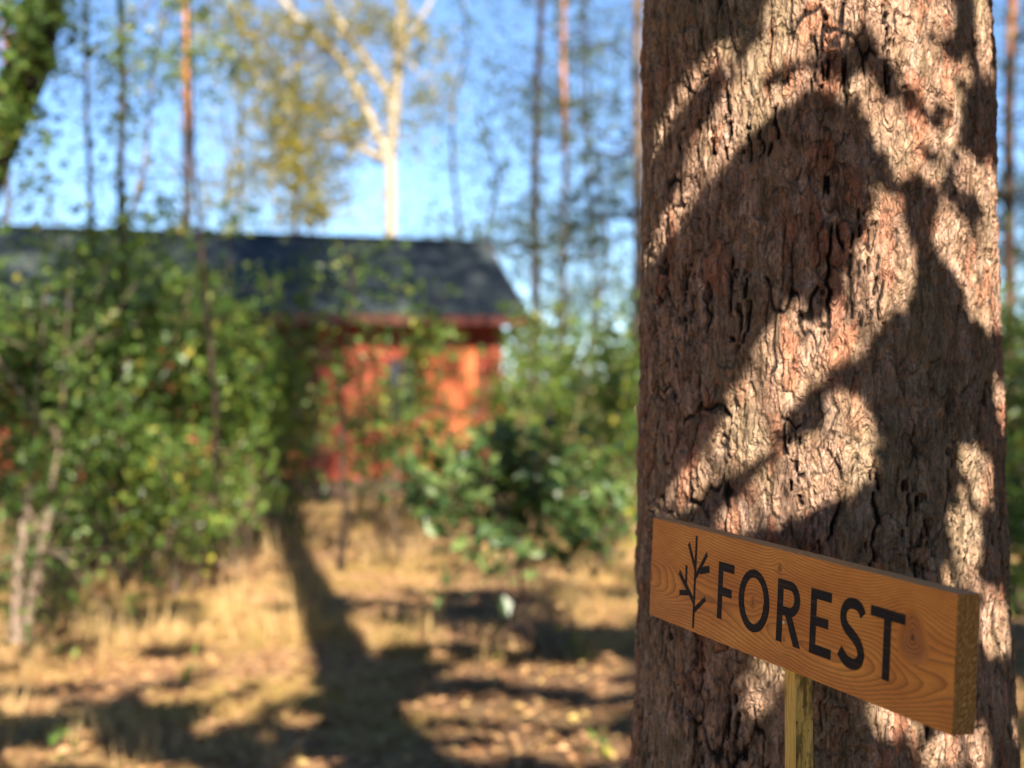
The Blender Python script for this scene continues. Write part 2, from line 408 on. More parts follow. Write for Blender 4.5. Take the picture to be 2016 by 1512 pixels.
def bark_mat():
    m = NT('bark_scaly', .82, .22); o = m.obj()
    nA = m.noise(m.map(o, (75, 75, 24)), 1, 6, .72, .6)
    nB = m.noise(m.map(o, (260, 260, 90)), 1, 4, .6)
    nC = m.noise(m.map(o, (9, 9, 5)), 1, 3)
    base = m.ramp(nA, [(.30, (.13, .075, .036)), (.43, (.30, .178, .108)), (.54, (.47, .295, .20)), (.68, (.66, .455, .35))])
    orange = m.ramp(nB, [(.3, (.32, .105, .05)), (.7, (.60, .23, .12))])
    f = m.rng(m.math('ADD', m.attr('flake'), m.math('MULTIPLY', nA, 1.1)), 1.30, 1.50, 0, .68)
    c = m.mix(f, base, orange)
    nE = m.noise(m.map(o, (70, 70, 26)), 1, 3, .55, 1.4)
    fe = m.math('FRACT', m.math('MULTIPLY', nE, 15.0))
    line = m.math('MULTIPLY', m.rng(fe, 0, .16, 1, 0), m.rng(m.noise(m.map(o, (90, 90, 60)), 1, 2), .4, .6))
    c = m.mix(m.math('MULTIPLY', line, .75), c, (.045, .028, .018))
    c = m.mix(m.rng(fe, .80, 1.0, 0, .30), c, (.55, .43, .32))
    lay = m.rng(m.attr('layer'), 0, 1, .74, 1.14)
    lv = m.n('ShaderNodeCombineColor', {0: lay, 1: lay, 2: lay}).outputs[0]
    c = m.mix(1.0, c, lv, 'MULTIPLY')
    lich = m.rng(nC, .48, .62, 0, .45)
    c = m.mix(lich, c, m.ramp(nB, [(.3, (.15, .13, .07)), (.7, (.38, .33, .19))]))
    c = m.mix(m.rng(m.attr('rim'), .35, 1, 0, .7), c, (.085, .048, .03))
    c = m.mix(m.rng(nB, .55, .75, 0, .35), c, (.46, .35, .26))
    c = m.mix(m.rng(m.attr('crack'), .12, .65, 0, .96), c, (.018, .013, .011))
    nD = m.noise(m.map(o, (700, 700, 420)), 1, 3, .7)
    h = m.math('ADD', m.math('ADD', m.math('MULTIPLY', nB, .8), m.math('MULTIPLY', nD, .5)), m.math('MULTIPLY', m.math('SUBTRACT', fe, m.math('MULTIPLY', line, .6)), .9))
    return m.out(c, m.bump(h, 1.0, .0022))
M_barkbig = bark_mat()
big = empty('pine_tree', (TC[0], TC[1], 0))
tag(big, 'thick scaly pine trunk close by, standing right behind the FOREST sign', 'tree')
Vs, Fs, As, n = [], [], {}, 0
seg = [(TH, Zf)]
THc = np.linspace(0, 2 * np.pi, 180, endpoint=False)
Vt = []
for TT, ZZ in ((TH, Zf), (THc, np.concatenate([np.linspace(-.3, 1.031, 170)])), (THc, np.concatenate([np.linspace(1.969, 3.2, 150), np.linspace(3.25, 16.5, 120)]))):
    V, Fc, at_ = trunk_mesh('trunk', TT, ZZ, None, None)
    Vs.append(V - np.array([TC[0], TC[1], 0])); Fs.append(Fc + n); n += len(V)
    for k, v in at_.items(): As.setdefault(k, []).append(v)
mesh_np('trunk', np.concatenate(Vs), np.concatenate(Fs), M_barkbig, big, {k: np.concatenate(v) for k, v in As.items()}, smooth=True)
# its limbs and needles high above the picture
paths, tips = [], []
for k in range(26):
    z = 9.0 + k * .28; a = k * 2.4; L = (2.6 - .08 * k) * (.7 + .5 * random.random())
    e = np.array([math.cos(a) * L, math.sin(a) * L, z + .5]); c0 = np.array([0, 0, z])
    P = wander(c0, e, 7, .25); paths.append((P, np.linspace(.05, .012, 7)))
    for q in P[2:]: tips.append(q + rng.normal(0, .28, (34, 3)))
tubes('branch', paths, M_pine, big, 6)
needles('crown', np.concatenate(tips), .13, M_needle, big, 7)

# ------------------------------------------------------------------ the sign
def rot(a):
    x, y, z = a; c, s = math.cos, math.sin
    Rx = np.array([[1, 0, 0], [0, c(x), -s(x)], [0, s(x), c(x)]]); Ry = np.array([[c(y), 0, s(y)], [0, 1, 0], [-s(y), 0, c(y)]])
    Rz = np.array([[c(z), -s(z), 0], [s(z), c(z), 0], [0, 0, 1]]); return Rz @ Ry @ Rx
SR = rot((-.03662239, .01931865, -1.24517336))
ST = np.array([.13421, 1.49122, -.22546563 + CAMZ]); SL, SH, SW = .4993, .095, .0178
sign = bpy.data.objects.new('wooden_sign', None); COL.objects.link(sign)
Mx = Matrix([list(SR[i]) + [ST[i]] for i in range(3)] + [[0, 0, 0, 1]])
sign.matrix_world = Mx
tag(sign, 'stained wooden board lettered FOREST with a twig emblem, nailed to a stake', 'sign')
KN = [(212, 44.5, 9, 7, 3.2), (449, 57, 24, 18, 11.5), (256, 80, 7, 8, 2.6), (98, 68, 6, 8, 2.2), (33, 40, 26, 9, 0.0), (268, 23.5, 6, 5, 1.8)]   # u, v, reach u, reach v, core (mm)
def grain(u, v, w):
    """growth-ring distance in mm, flowing round the knots"""
    un = u * .006
    ve = v + 5.0 * (fbm(un, v * .01, 0 * u, 3, 2) - .5) + 1.4 * (fbm(un * 5, v * .05, 0 * u, 9, 2) - .5)
    for ku, kv, ru, rv, c in KN:
        e = np.exp(-(((u - ku) / (ru * 1.5)) ** 2 + ((v - kv) / (rv * 1.7)) ** 2))
        ve = kv + (ve - kv) * (1 - .80 * e)
        ve = ve + 2.2 * np.exp(-(((u - ku) / (ru * 3)) ** 2 + ((v - kv) / (rv * 2.6)) ** 2)) * np.where(kv > 50, -1, 1)
    v0 = 36 + 16 * (noise3(u * .004, 0 * u, 0 * u, 21) - .5) - 10 * np.exp(-((u - 365) / 90) ** 2)
    d = 7 + 24 * noise3(u * .0052 + 3.3, 0 * u, 0 * u, 23)
    r = np.sqrt((ve - v0) ** 2 + (d + w) ** 2)
    kf = np.zeros_like(u); kr = np.zeros_like(u) + 99.
    for ku, kv, ru, rv, c in KN:
        if c > 0:
            q = np.hypot((u - ku) / (c * 1.05), (v - kv) / (c * 1.15)) * (1 + .12 * np.sin(3 * np.arctan2(v - kv, u - ku)))
            kr = np.minimum(kr, q)
            r = np.where(q < 1.6, r * sstep(1.0, 1.6, q) + (q * c * .8) * (1 - sstep(1.0, 1.6, q)), r)
            kf = np.maximum(kf, 1 - sstep(.8, 1.5, q))
    return r, kf, kr
def board_face(us, vs, axis, const):
    U, Vv = np.meshgrid(us, vs)
    return U, Vv
Vs, Fs, ring, kfA, krA, n = [], [], [], [], [], 0
def add_face(P, flip=False):                     # P grid (r,c,3) in mm u,w,v
    global n
    r_, c_ = P.shape[:2]
    i = np.arange(r_ - 1)[:, None] * c_ + np.arange(c_ - 1)[None]
    q = np.stack([i, i + 1, i + c_ + 1, i + c_], -1).reshape(-1, 4)
    if flip: q = q[:, ::-1]
    u, w_, v = P[..., 0], P[..., 1], P[..., 2]
    rr, kf, kr = grain(u, v, w_)
    # slightly rounded, slightly worn arrises
    e = .55
    du = np.minimum(u, SL * 1000 - u); dv = np.minimum(v, SH * 1000 - v); dw = np.minimum(w_, SW * 1000 - w_)
    P = P.copy(); wear = .25 + .5 * fbm(u * .05, v * .05, w_ * .2, 44, 3)
    for A, B, ia, ib in ((du, dv, 0, 2), (du, dw, 0, 1), (dv, dw, 2, 1)):
        t_ = np.clip(1 - (A + B) / e, 0, 1) * e * .5 * wear
        for D, k_, full_ in ((A, ia, None), (B, ib, None)):
            lim = (SL, SW, SH)[k_] * 500
            P[..., k_] += np.where(P[..., k_] < lim, 1, -1) * t_
    Vs.append(P.reshape(-1, 3) / 1000); Fs.append(q + n); n += r_ * c_
    ring.append(rr.ravel()); kfA.append(kf.ravel()); krA.append(kr.ravel())
def lin(a, b, st):
    q = np.arange(a + st, b - st * .5, st); return np.concatenate([[a, a + .25], q, [b - .25, b]])
uu, vv, ww = lin(0, SL * 1000, .9), lin(0, SH * 1000, .7), lin(0, SW * 1000, .8)
A, B = np.meshgrid(uu, vv)
add_face(np.stack([A, 0 * A, B], -1))
uu2, vv2 = lin(0, SL * 1000, 3), lin(0, SH * 1000, 2)
A, B = np.meshgrid(uu2, vv2)
add_face(np.stack([A, 0 * A + SW * 1000, B], -1), True)
A, B = np.meshgrid(uu, ww)
add_face(np.stack([A, B, 0 * A + SH * 1000], -1)); add_face(np.stack([A, B, 0 * A], -1), True)
A, B = np.meshgrid(vv, ww)
add_face(np.stack([0 * A + SL * 1000, B, A], -1), True); add_face(np.stack([0 * A, B, A], -1))
def board_mat():
    m = NT('stained_wood', .6, .2); o = m.obj()
    r = m.attr('ring'); kf = m.attr('knot')
    xyz = m.n('ShaderNodeSeparateXYZ', {0: o})
    nf = m.noise(m.map(o, (60, 500, 900)), 1, 3, .6)           # fibres
    nb = m.noise(m.map(o, (9, 30, 30)), 1, 3)                  # broad stain variation
    nw = m.noise(m.map(o, (25, 90, 90)), 1, 2)
    ph = m.math('ADD', m.math('MULTIPLY', r, .40), m.math('MULTIPLY', nw, .55))
    fr = m.math('FRACT', ph)
    late = m.math('POWER', fr, 2.6)
    late = m.math('MULTIPLY', late, m.rng(fr, .93, 1.0, 1, 0))
    light = m.ramp(nb, [(.3, (.60, .20, .030)), (.5, (.74, .275, .042)), (.7, (.86, .36, .06))])
    c = m.mix(m.rng(late, 0, .8, 0, .62), light, (.22, .060, .012))
    c = m.mix(m.rng(nf, .45, .75, 0, .35), c, (.27, .09, .022))
    c = m.mix(m.math('MULTIPLY', kf, .55), c, (.36, .115, .028))
    fb = m.math('MULTIPLY', late, kf)
    c = m.mix(m.math('MULTIPLY', fb, .8), c, (.13, .035, .01))
    # dark heart check in each knot
    kd = m.rng(m.attr('knotr'), .10, .30, .75, 0)
    c = m.mix(kd, c, (.06, .022, .01))
    # end grain greener, rougher; its colour and the edges' lightened to offset shade
    g = m.n('ShaderNodeNewGeometry')
    tn = m.n('ShaderNodeVectorTransform', {0: g.outputs['True Normal']}, vector_type='NORMAL', convert_from='WORLD', convert_to='OBJECT').outputs[0]
    ns = m.n('ShaderNodeSeparateXYZ', {0: tn})
    endf = m.rng(m.math('ABSOLUTE', ns.outputs[0]), .6, .8)
    topf = m.rng(m.math('ABSOLUTE', ns.outputs[2]), .6, .8)
    dd = m.math('ADD', m.math('MULTIPLY', xyz.outputs[2], 560), m.math('MULTIPLY', xyz.outputs[1], -900))
    dd = m.math('ADD', dd, m.math('MULTIPLY', m.noise(m.map(o, (1, 60, 25)), 1, 2), 14))
    ef = m.math('FRACT', m.math('MULTIPLY', dd, .38))
    en = m.noise(m.map(o, (40, 420, 260)), 1, 4, .7)
    ec = m.mix(m.math('MULTIPLY', m.math('POWER', ef, 2.2), .85), m.ramp(en, [(.35, (.32, .145, .036)), (.52, (.50, .25, .068)), (.66, (.82, .50, .17))]), (.10, .045, .012))
    c = m.mix(endf, c, ec)
    tc = m.mix(m.math('MULTIPLY', late, .5), m.ramp(en, [(.3, (.72, .33, .12)), (.7, (.90, .54, .25))]), (.26, .10, .035))
    c = m.mix(topf, c, tc)
    h = m.math('ADD', m.math('MULTIPLY', late, 1.0), m.math('MULTIPLY', nf, .5))
    h = m.math('ADD', h, m.math('MULTIPLY', m.math('MULTIPLY', endf, en), 1.2))
    return m.out(c, m.bump(h, .55, .0005), m.rng(nf, .3, .7, .52, .72))
board = mesh_np('board', np.concatenate(Vs), np.concatenate(Fs), board_mat(), sign, {'ring': np.concatenate(ring), 'knot': np.concatenate(kfA), 'knotr': np.concatenate(krA)}, smooth=False)

m = NT('black_paint', .7, .12); o = m.obj()
ln = m.noise(m.map(o, (14, 40, 420)), 1, 3, .6); sp = m.noise(o, 900, 2)
c = m.ramp(ln, [(.35, (.008, .007, .007)), (.55, (.016, .013, .011)), (.64, (.050, .028, .016)), (.75, (.012, .010, .009))])
c = m.mix(m.rng(sp, .72, .78, 0, .5), c, (.16, .07, .03))
M_paint = m.out(c, m.bump(ln, .5, .0006))
def glyph(name, polys):
    mb = MB()
    for k, p in enumerate(polys):
        a = sum(p[i][0] * p[(i + 1) % len(p)][1] - p[(i + 1) % len(p)][0] * p[i][1] for i in range(len(p)))
        mb.poly_prism([(q[0] / 1000, q[1] / 1000) for q in p], -.00022 - .00001 * k, .0002)
    return mb.build(name, M_paint, sign)
def stroke(pts, w):
    """quads along a centre line, one convex piece per step"""
    pts = [Vector(p) for p in pts]; n_ = len(pts); off = []
    for i_ in range(n_):
        d = (pts[min(i_ + 1, n_ - 1)] - pts[max(i_ - 1, 0)]).normalized(); q = Vector((-d.y, d.x))
        ww_ = w[i_] if isinstance(w, (list, np.ndarray)) else w; off.append((pts[i_] + q * ww_ / 2, pts[i_] - q * ww_ / 2))
    left = [tuple(a) for a, b in off]; right = [tuple(b) for a, b in off]
    return left, right
def strip_polys(left, right): return [[left[i], left[i + 1], right[i + 1], right[i]] for i in range(len(left) - 1)]
def R4(x0, y0, x1, y1): return [(x0, y0), (x1, y0), (x1, y1), (x0, y1)]
def arc(cx_, cy_, rx, ry, a0, a1, n_): return [(cx_ + rx * math.cos(math.radians(a0 + (a1 - a0) * i / n_)), cy_ + ry * math.sin(math.radians(a0 + (a1 - a0) * i / n_))) for i in range(n_ + 1)]
glyph('letter', [R4(146.2, 20.8, 155.2, 71.2), R4(155.2, 63.6, 176.2, 71.2), R4(155.2, 41.8, 172.8, 49.4)])
glyph('letter', strip_polys(arc(213.8, 46.3, 27.2, 26.4, 0, 360, 48), arc(213.8, 46.3, 18.0, 19.6, 0, 360, 48)))
glyph('letter', [R4(254.4, 20.2, 264.0, 71.4), R4(264.0, 64.0, 275, 71.4), R4(264.0, 42.6, 275, 50.0)] +
      strip_polys(arc(275, 57, 16.2, 14.4, 90, -90, 18), arc(275, 57, 7.4, 7.0, 90, -90, 18)) + [[(269, 42.6), (279.5, 42.9), (294.2, 20.2), (283.4, 20.2)]])
glyph('letter', [R4(308.2, 20.4, 317.4, 71.4), R4(317.4, 63.8, 339.4, 71.4), R4(317.4, 20.4, 341.2, 28.2), R4(317.4, 42.8, 335.6, 50.4)])
ctl = np.array([(384.5, 61.5), (379.5, 66.8), (371, 68.6), (362.5, 66.6), (357.6, 61), (357.6, 54.5), (362, 49.3), (370, 45.4), (378, 41), (383, 35), (383.2, 29.5), (378.6, 24.8), (371, 23.4), (362, 25.2), (354.0, 30.6)])
tt = np.linspace(0, len(ctl) - 1, 57); k = np.minimum(tt.astype(int), len(ctl) - 2); fr = (tt - k)[:, None]
def cm(i_): return ctl[np.clip(i_, 0, len(ctl) - 1)]
P = .5 * (2 * cm(k) + (cm(k + 1) - cm(k - 1)) * fr + (2 * cm(k - 1) - 5 * cm(k) + 4 * cm(k + 1) - cm(k + 2)) * fr ** 2 + (3 * cm(k) - cm(k - 1) - 3 * cm(k + 1) + cm(k + 2)) * fr ** 3)
glyph('letter', strip_polys(*stroke([tuple(q) for q in P], 8.3)))
glyph('letter', [R4(394.6, 63.8, 439.6, 71.4), R4(412.6, 20.2, 422.0, 63.8)])
def bar(a, b, w): return stroke([a, b], w)
def barp(a, b, w): l, r_ = stroke([a, b], w); return [l[0], l[1], r_[1], r_[0]]
glyph('twig_emblem', [R4(97, 3.8, 101, 88.2), barp((99, 57.5), (83, 79.5), 4.6), barp((99, 49.5), (122, 74.5), 4.6), barp((108, 57.2), (127.8, 61.5), 6.5),
                      barp((99, 27), (80, 40.5), 5.2), barp((81, 39.5), (65, 50.5), 5.0), barp((80.5, 41), (80, 59), 4.0), barp((67, 31.5), (86, 34), 5.2), barp((99, 19.5), (122, 34), 4.8)])
# screw sunk into the board behind the R
m = NT('screw_metal', .35, .5); m.b.inputs['Metallic'].default_value = .9; M_screw = m.out((.55, .45, .30))
for (u_, v_) in ((266.5, 37.0),):
    P = np.array([[u_ / 1000, -.0006, v_ / 1000], [u_ / 1000, -.0007, v_ / 1000], [u_ / 1000, .002, v_ / 1000]])
    th = np.linspace(0, 2 * np.pi, 14, endpoint=False)
    V = [(u_ / 1000, -.0004, v_ / 1000)] + [(u_ / 1000 + .0014 * math.cos(a), -.0007, v_ / 1000 + .0014 * math.sin(a)) for a in th] + [(u_ / 1000 + .002 * math.cos(a), .0001, v_ / 1000 + .002 * math.sin(a)) for a in th]
    Fq = [(0, 1 + i, 1 + (i + 1) % 14, 1 + (i + 1) % 14) for i in range(14)]
    F3 = [[0, 1 + (i + 1) % 14, 1 + i] for i in range(14)] + [[1 + i, 1 + (i + 1) % 14, 15 + (i + 1) % 14] for i in range(14)] + [[1 + i, 15 + (i + 1) % 14, 15 + i] for i in range(14)]
    mesh_np('screw', V, F3, M_screw, sign)
# saw fuzz along the arrises of the near end and the underside
paths = []
def fuzz(p, d, L, r):
    p = np.array(p) / 1000; d = np.array(d, float); d /= np.linalg.norm(d)
    q = p + d * L / 2000 + rng.normal(0, .0002, 3); e = p + d * L / 1000 + rng.normal(0, .0004, 3)
    paths.append((np.array([p, q, e]), np.array([r, r * .8, r * .3]) / 1000))
for k in range(34): fuzz((SL * 1000 - .2, SW * 1000 - .2, rng.random() * 95), (1, .9 + rng.normal(0, .5), rng.normal(0, .6)), .6 + 1.8 * rng.random(), .13)
for k in range(70): fuzz((150 + 345 * rng.random() ** .6, .3, .1), (rng.normal(0, .7), -.3 * rng.random(), -1), .4 + 1.1 * rng.random(), .13)
for k in range(26): fuzz((300 + 198 * rng.random(), SW * 1000 - .3, SH * 1000), (rng.normal(0, .8), .4, 1), .4 + 1.0 * rng.random(), .12)
m = NT('splinter', .8, .2); M_spl = m.out((.34, .20, .10))
tag(tubes('splinter', paths, M_spl, sign, 4, 0), kind='stuff')
# the stake: its front face lies against the board's back
def sproj(u, w_, v):
    p = SR @ np.array([u, w_, v]) + ST; return 1008 + F * p[0] / p[1], 756 - F * (p[2] - CAMZ) / p[1]
best = min(np.arange(.2, .4, .0005), key=lambda u: abs(sproj(u, SW + .0005, -.004)[0] - 1566))
print('stake near face u', best, sproj(best, SW, -.004), sproj(best, SW + .016, -.004), sproj(best - .018, SW, -.004))
# its axis leans a little with the board but reaches the ground
zs = np.linspace(.07, -1.62, 90); Vs, Fs = [], []
down = SR.T @ np.array([0.004, 0, -1.0])
base = np.array([best - .009, SW + .0003 + .008, 0])
rows = []
prof = []
for (a, b) in (((-1, -1), (1, -1)), ((1, -1), (1, 1)), ((1, 1), (-1, 1)), ((-1, 1), (-1, -1))):
    for t_ in np.linspace(0, 1, 7)[:-1]: prof.append((a[0] + (b[0] - a[0]) * t_, a[1] + (b[1] - a[1]) * t_))
prof = np.array(prof)
Lz = np.concatenate([np.linspace(0, .35, 180), np.linspace(.36, 1.50, 60)])
for l in Lz:
    c_ = base + np.array([0, 0, .075]) + (down * l if True else 0)
    if l < .075: c_ = base + np.array([0, 0, .075 - l])
    else: c_ = base + down * (l - .075)
    q = prof.copy()
    nn = fbm(prof[:, 0] * 2.1 + 5, prof[:, 1] * 2.1, 0 * prof[:, 0] + l * 9, 31, 3) - .5
    n4 = noise3(prof[:, 0] * 5, prof[:, 1] * 5, 0 * prof[:, 0] + l * 60, 37) - .5
    s_ = 1 + .035 * nn[:, None] + .02 * n4[:, None]
    rows.append(np.stack([c_[0] + q[:, 0] * .009 * s_[:, 0], c_[1] + q[:, 1] * .008 * np.where(q[:, 1] < -.99, 1, s_[:, 0]), np.full(len(q), c_[2])], 1))
V = np.concatenate(rows); k_ = len(prof); nr = len(Lz)
i = np.arange(nr - 1)[:, None] * k_; j = np.arange(k_)[None]
a = i + j; b = i + (j + 1) % k_
Fc = np.stack([a, a + k_, b + k_, b], -1).reshape(-1, 4)
m = NT('raw_stake', .85, .2); o = m.obj()
nf = m.noise(m.map(o, (500, 500, 30)), 1, 4, .65); nb = m.noise(m.map(o, (120, 120, 22)), 1, 4, .7); ns_ = m.noise(m.map(o, (300, 300, 160)), 1, 3, .7)
c = m.ramp(nf, [(.3, (.48, .29, .06)), (.5, (.70, .47, .115)), (.7, (.80, .58, .19))])
g_ = m.n('ShaderNodeNewGeometry'); tn = m.n('ShaderNodeVectorTransform', {0: g_.outputs['True Normal']}, vector_type='NORMAL', convert_from='WORLD', convert_to='OBJECT').outputs[0]
nxx = m.n('ShaderNodeSeparateXYZ', {0: tn}).outputs[0]
side = m.rng(nxx, .5, .8, .12, 1)
c = m.mix(m.math('MULTIPLY', m.rng(nb, .46, .58, 0, .8), side), c, (.085, .068, .022))
c = m.mix(m.math('MULTIPLY', m.rng(ns_, .56, .68, 0, .8), side), c, (.05, .04, .018))
c = m.mix(m.rng(nf, .34, .28, 0, .7), c, (.05, .03, .012))
mesh_np('stake', V, Fc, m.out(c, m.bump(nf, .6, .0008)), sign, smooth=False)

# ------------------------------------------------------------------ the cottage
ca, sa = .944, .330
Hm = Matrix(((ca, -sa, 0, .237), (sa, ca, 0, 20.27), (0, 0, 1, 0), (0, 0, 0, 1)))
house = bpy.data.objects.new('cottage', None); COL.objects.link(house); house.matrix_world = Hm
tag(house, 'low red wooden cottage with a dark blue-grey felt roof beyond the bushes', 'cottage')
m = NT('red_boards', .8, .2); o = m.obj()
nb = m.noise(m.map(o, (6, 6, .8)), 1, 4, .6); n2 = m.noise(o, 1.3, 3)
c = m.ramp(nb, [(.3, (.17, .032, .018)), (.5, (.30, .062, .034)), (.75, (.40, .10, .058))]); c = m.mix(m.rng(n2, .5, .7, 0, .5), c, (.40, .12, .07))
M_red = m.out(c, m.bump(nb, .5, .01))
m = NT('door_sunlit_orange', .6, .3); nb = m.noise(m.map(m.obj(), (8, 8, 2)), 1, 3); M_door_sunlit = m.out(m.ramp(nb, [(.3, (.42, .10, .035)), (.7, (.54, .15, .05))]))  # added door; a sunlit patch of wall is put into its brighter orange
m = NT('felt_roof', .9, .15); o = m.obj(); nb = m.noise(o, 2.2, 5, .7); n2 = m.noise(o, 30, 3)
M_roof = m.out(m.mix(m.rng(n2, .4, .7, 0, .4), m.ramp(nb, [(.3, (.030, .042, .046)), (.55, (.050, .064, .068)), (.75, (.10, .10, .09))]), (.042, .055, .058)), m.bump(n2, .5, .01))
m = NT('fascia_paint', .6, .3); nb = m.noise(m.map(m.obj(), (1, 8, 8)), 1, 3); M_fascia = m.out(m.ramp(nb, [(.3, (.08, .026, .022)), (.7, (.15, .055, .048))]))
m = NT('trim_dark', .6, .3); nb = m.noise(m.obj(), 9, 3); M_trim = m.out(m.ramp(nb, [(.3, (.06, .016, .012)), (.7, (.12, .03, .02))]))
m = NT('window_glass', .08, .6); nb = m.noise(m.obj(), 2, 2); M_glass = m.out(m.ramp(nb, [(.3, (.015, .02, .035)), (.7, (.03, .04, .06))]))
m = NT('stone_base', .9, .2); nb = m.noise(m.obj(), 6, 5, .7); M_stone = m.out(m.ramp(nb, [(.3, (.06, .04, .03)), (.7, (.16, .10, .07))]))
X0 = -9.6; XR = -.25; YW = .40; YB = 3.26; ze = 2.35; zr = 3.49; yr = 1.83
sl = (zr - ze) / yr
def zroof(y): return ze + sl * y if y <= yr else zr - sl * (y - yr)
# cladding: vertical boards with battens, the porch recessed, one wall object per side
def clad(mb, x0, x1, y, z0, ztop, skip=()):
    x = x0; k = 0
    while x < x1 - .01:
        xe = min(x + .145, x1); hit = False
        for (a, b, za, zb) in skip:
            if xe > a + .01 and x < b - .01:
                hit = True
                if za > z0: mb.box((x, y, z0), (xe - .004, y + .024, za))
                if zb < ztop: mb.box((x, y, zb), (xe - .004, y + .024, ztop))
        if not hit: mb.box((x, y, z0), (xe - .004, y + .024, ztop))
        if not hit and k: mb.box((x - .024, y - .018, z0 + .02), (x + .020, y - .0003, ztop - .01))
        x = xe; k += 1
zt = zroof(YW) - .10
wf = MB()
clad(wf, -2.75, XR, YW, .25, zt, [(-1.85, -1.45, 1.0, 1.85), (-1.32, -.62, .25, 2.02)])
wf.box((-2.75, YW + .0245, .25), (-1.87, YW + .12, zt)); wf.box((-.60, YW + .0245, .25), (XR, YW + .12, zt)); wf.box((-1.43, YW + .0245, .25), (-1.34, YW + .12, zt))
wf.build('wall', M_red, house)
wf = MB(); clad(wf, -4.6, -2.75, YW + 1.0, .25, zroof(YW + 1.0) - .1, [(-3.9, -3.1, .25, 2.15)]); wf.box((-4.6, YW + 1.025, .25), (-3.92, YW + 1.12, zroof(1.4) - .12)); wf.box((-3.08, YW + 1.025, .25), (-2.75, YW + 1.12, zroof(1.4) - .12)); wf.build('wall', M_red, house)
for xa in (-2.77, -4.68): MB().box((xa, YW + .121, .25), (xa + .08, YW + 1.0, zt)).build('wall', M_red, house)
wf = MB(); clad(wf, X0 + .25, -4.6, YW, .25, zt, [(-8.0, -7.0, 1.0, 1.9)]); wf.box((X0 + .25, YW + .0245, .25), (-8.02, YW + .12, zt)); wf.box((-6.98, YW + .0245, .25), (-4.6, YW + .12, zt)); wf.build('wall', M_red, house)
wf = MB(); wf.box((X0 + .25, YB - .12, .25), (XR, YB, zt)); wf.build('wall', M_red, house)
for xs in (XR, X0 + .25 + .12):                    # gable walls
    mb = MB(); n0 = 0
    pts = [(YW + .002, .25), (YB - .121, .25), (YB - .121, zroof(YB) - .1), (yr, zr - .12), (YW + .002, zt)]
    mb.v += [(xs - .12 - .001, p[0] if p[0] > YW + .1 else YW + .121, p[1]) for p in pts] + [(xs - .001, p[0] if p[0] > YW + .1 else YW + .121, p[1]) for p in pts]
    mb.f += [[0, 1, 2, 3, 4], [9, 8, 7, 6, 5]] + [[i, i + 5, (i + 1) % 5 + 5, (i + 1) % 5] for i in range(5)]
    mb.build('wall', M_red, house)
MB().box((X0 + .2, YW - .03, -.2), (-4.62, YB, .249)).box((-2.73, YW - .03, -.2), (XR + .03, YB, .249)).box((-4.62, YW + .9, -.2), (-2.73, YB, .249)).build('foundation', M_stone, house)
MB().box((-4.6, YW - .2, -.1), (-2.75, YW + .88, .18)).build('porch_floor', M_stone, house)
for x_ in (-4.55, -2.86): MB().box((x_, YW - .02, .181), (x_ + .1, YW + .08, zt)).build('porch_post', M_trim, house)
# roof: two felt slopes with lapped courses, ridge cap, verge and eave boards
for sgn in (0, 1):
    rb = MB(); nC = 6
    for k in range(nC):
        a0 = yr * k / nC; a1 = yr * (k + 1) / nC + .03
        y0, z0 = (a0, ze + sl * a0); y1, z1 = (a1, ze + sl * a1)
        if sgn: y0, y1 = 2 * yr - y0, 2 * yr - y1
        th_ = .014; lift = .012
        n_ = len(rb.v)
        for X in (X0, 0):
            rb.v += [(X, y0, z0 + .05 + lift), (X, y1, z1 + .05), (X, y1, z1 + .05 - th_), (X, y0, z0 + .05)]
        rb.f += [[n_ + 0, n_ + 1, n_ + 5, n_ + 4], [n_ + 3, n_ + 7, n_ + 6, n_ + 2], [n_, n_ + 4, n_ + 7, n_ + 3], [n_ + 1, n_ + 2, n_ + 6, n_ + 5], [n_, n_ + 3, n_ + 2, n_ + 1], [n_ + 4, n_ + 5, n_ + 6, n_ + 7]]
    r_ = rb.build('roof', M_roof, house)
    db = MB(); n_ = 0
    ys = [0.02, yr - .004]; ys = ys if not sgn else [2 * yr - q for q in ys]
    for X in (X0 + .03, -.03):
        db.v += [(X, ys[0], ze + .03), (X, ys[1], zr + .03), (X, ys[1], zr - .02), (X, ys[0], ze - .02)]
    db.f += [[0, 1, 5, 4], [3, 7, 6, 2], [0, 4, 7, 3], [1, 2, 6, 5], [0, 3, 2, 1], [4, 5, 6, 7]]
    db.build('roof_deck', M_trim, house)
MB().box((X0 - .02, yr - .09, zr + .045), (.02, yr + .09, zr + .085)).build('ridge_cap', M_roof, house)
MB().box((X0, -.028, ze - .10), (-2.6, -.002, ze + .045)).build('fascia', M_fascia, house)
MB().box((-2.598, -.022, ze - .08), (0, .0, ze + .045)).build('fascia', M_trim, house)
for X in (.002, X0 - .022):
    for sgn in (0, 1):
        vb = MB(); ya, yb = (0, yr) if not sgn else (2 * yr, yr)
        for xx in (X, X + .02): vb.v += [(xx, ya, ze + .05), (xx, yb, zr + .05), (xx, yb, zr - .08), (xx, ya, ze - .08)]
        vb.f += [[0, 1, 2, 3], [7, 6, 5, 4], [0, 4, 5, 1], [1, 5, 6, 2], [2, 6, 7, 3], [3, 7, 4, 0]]
        vb.build('verge_board', M_trim, house)
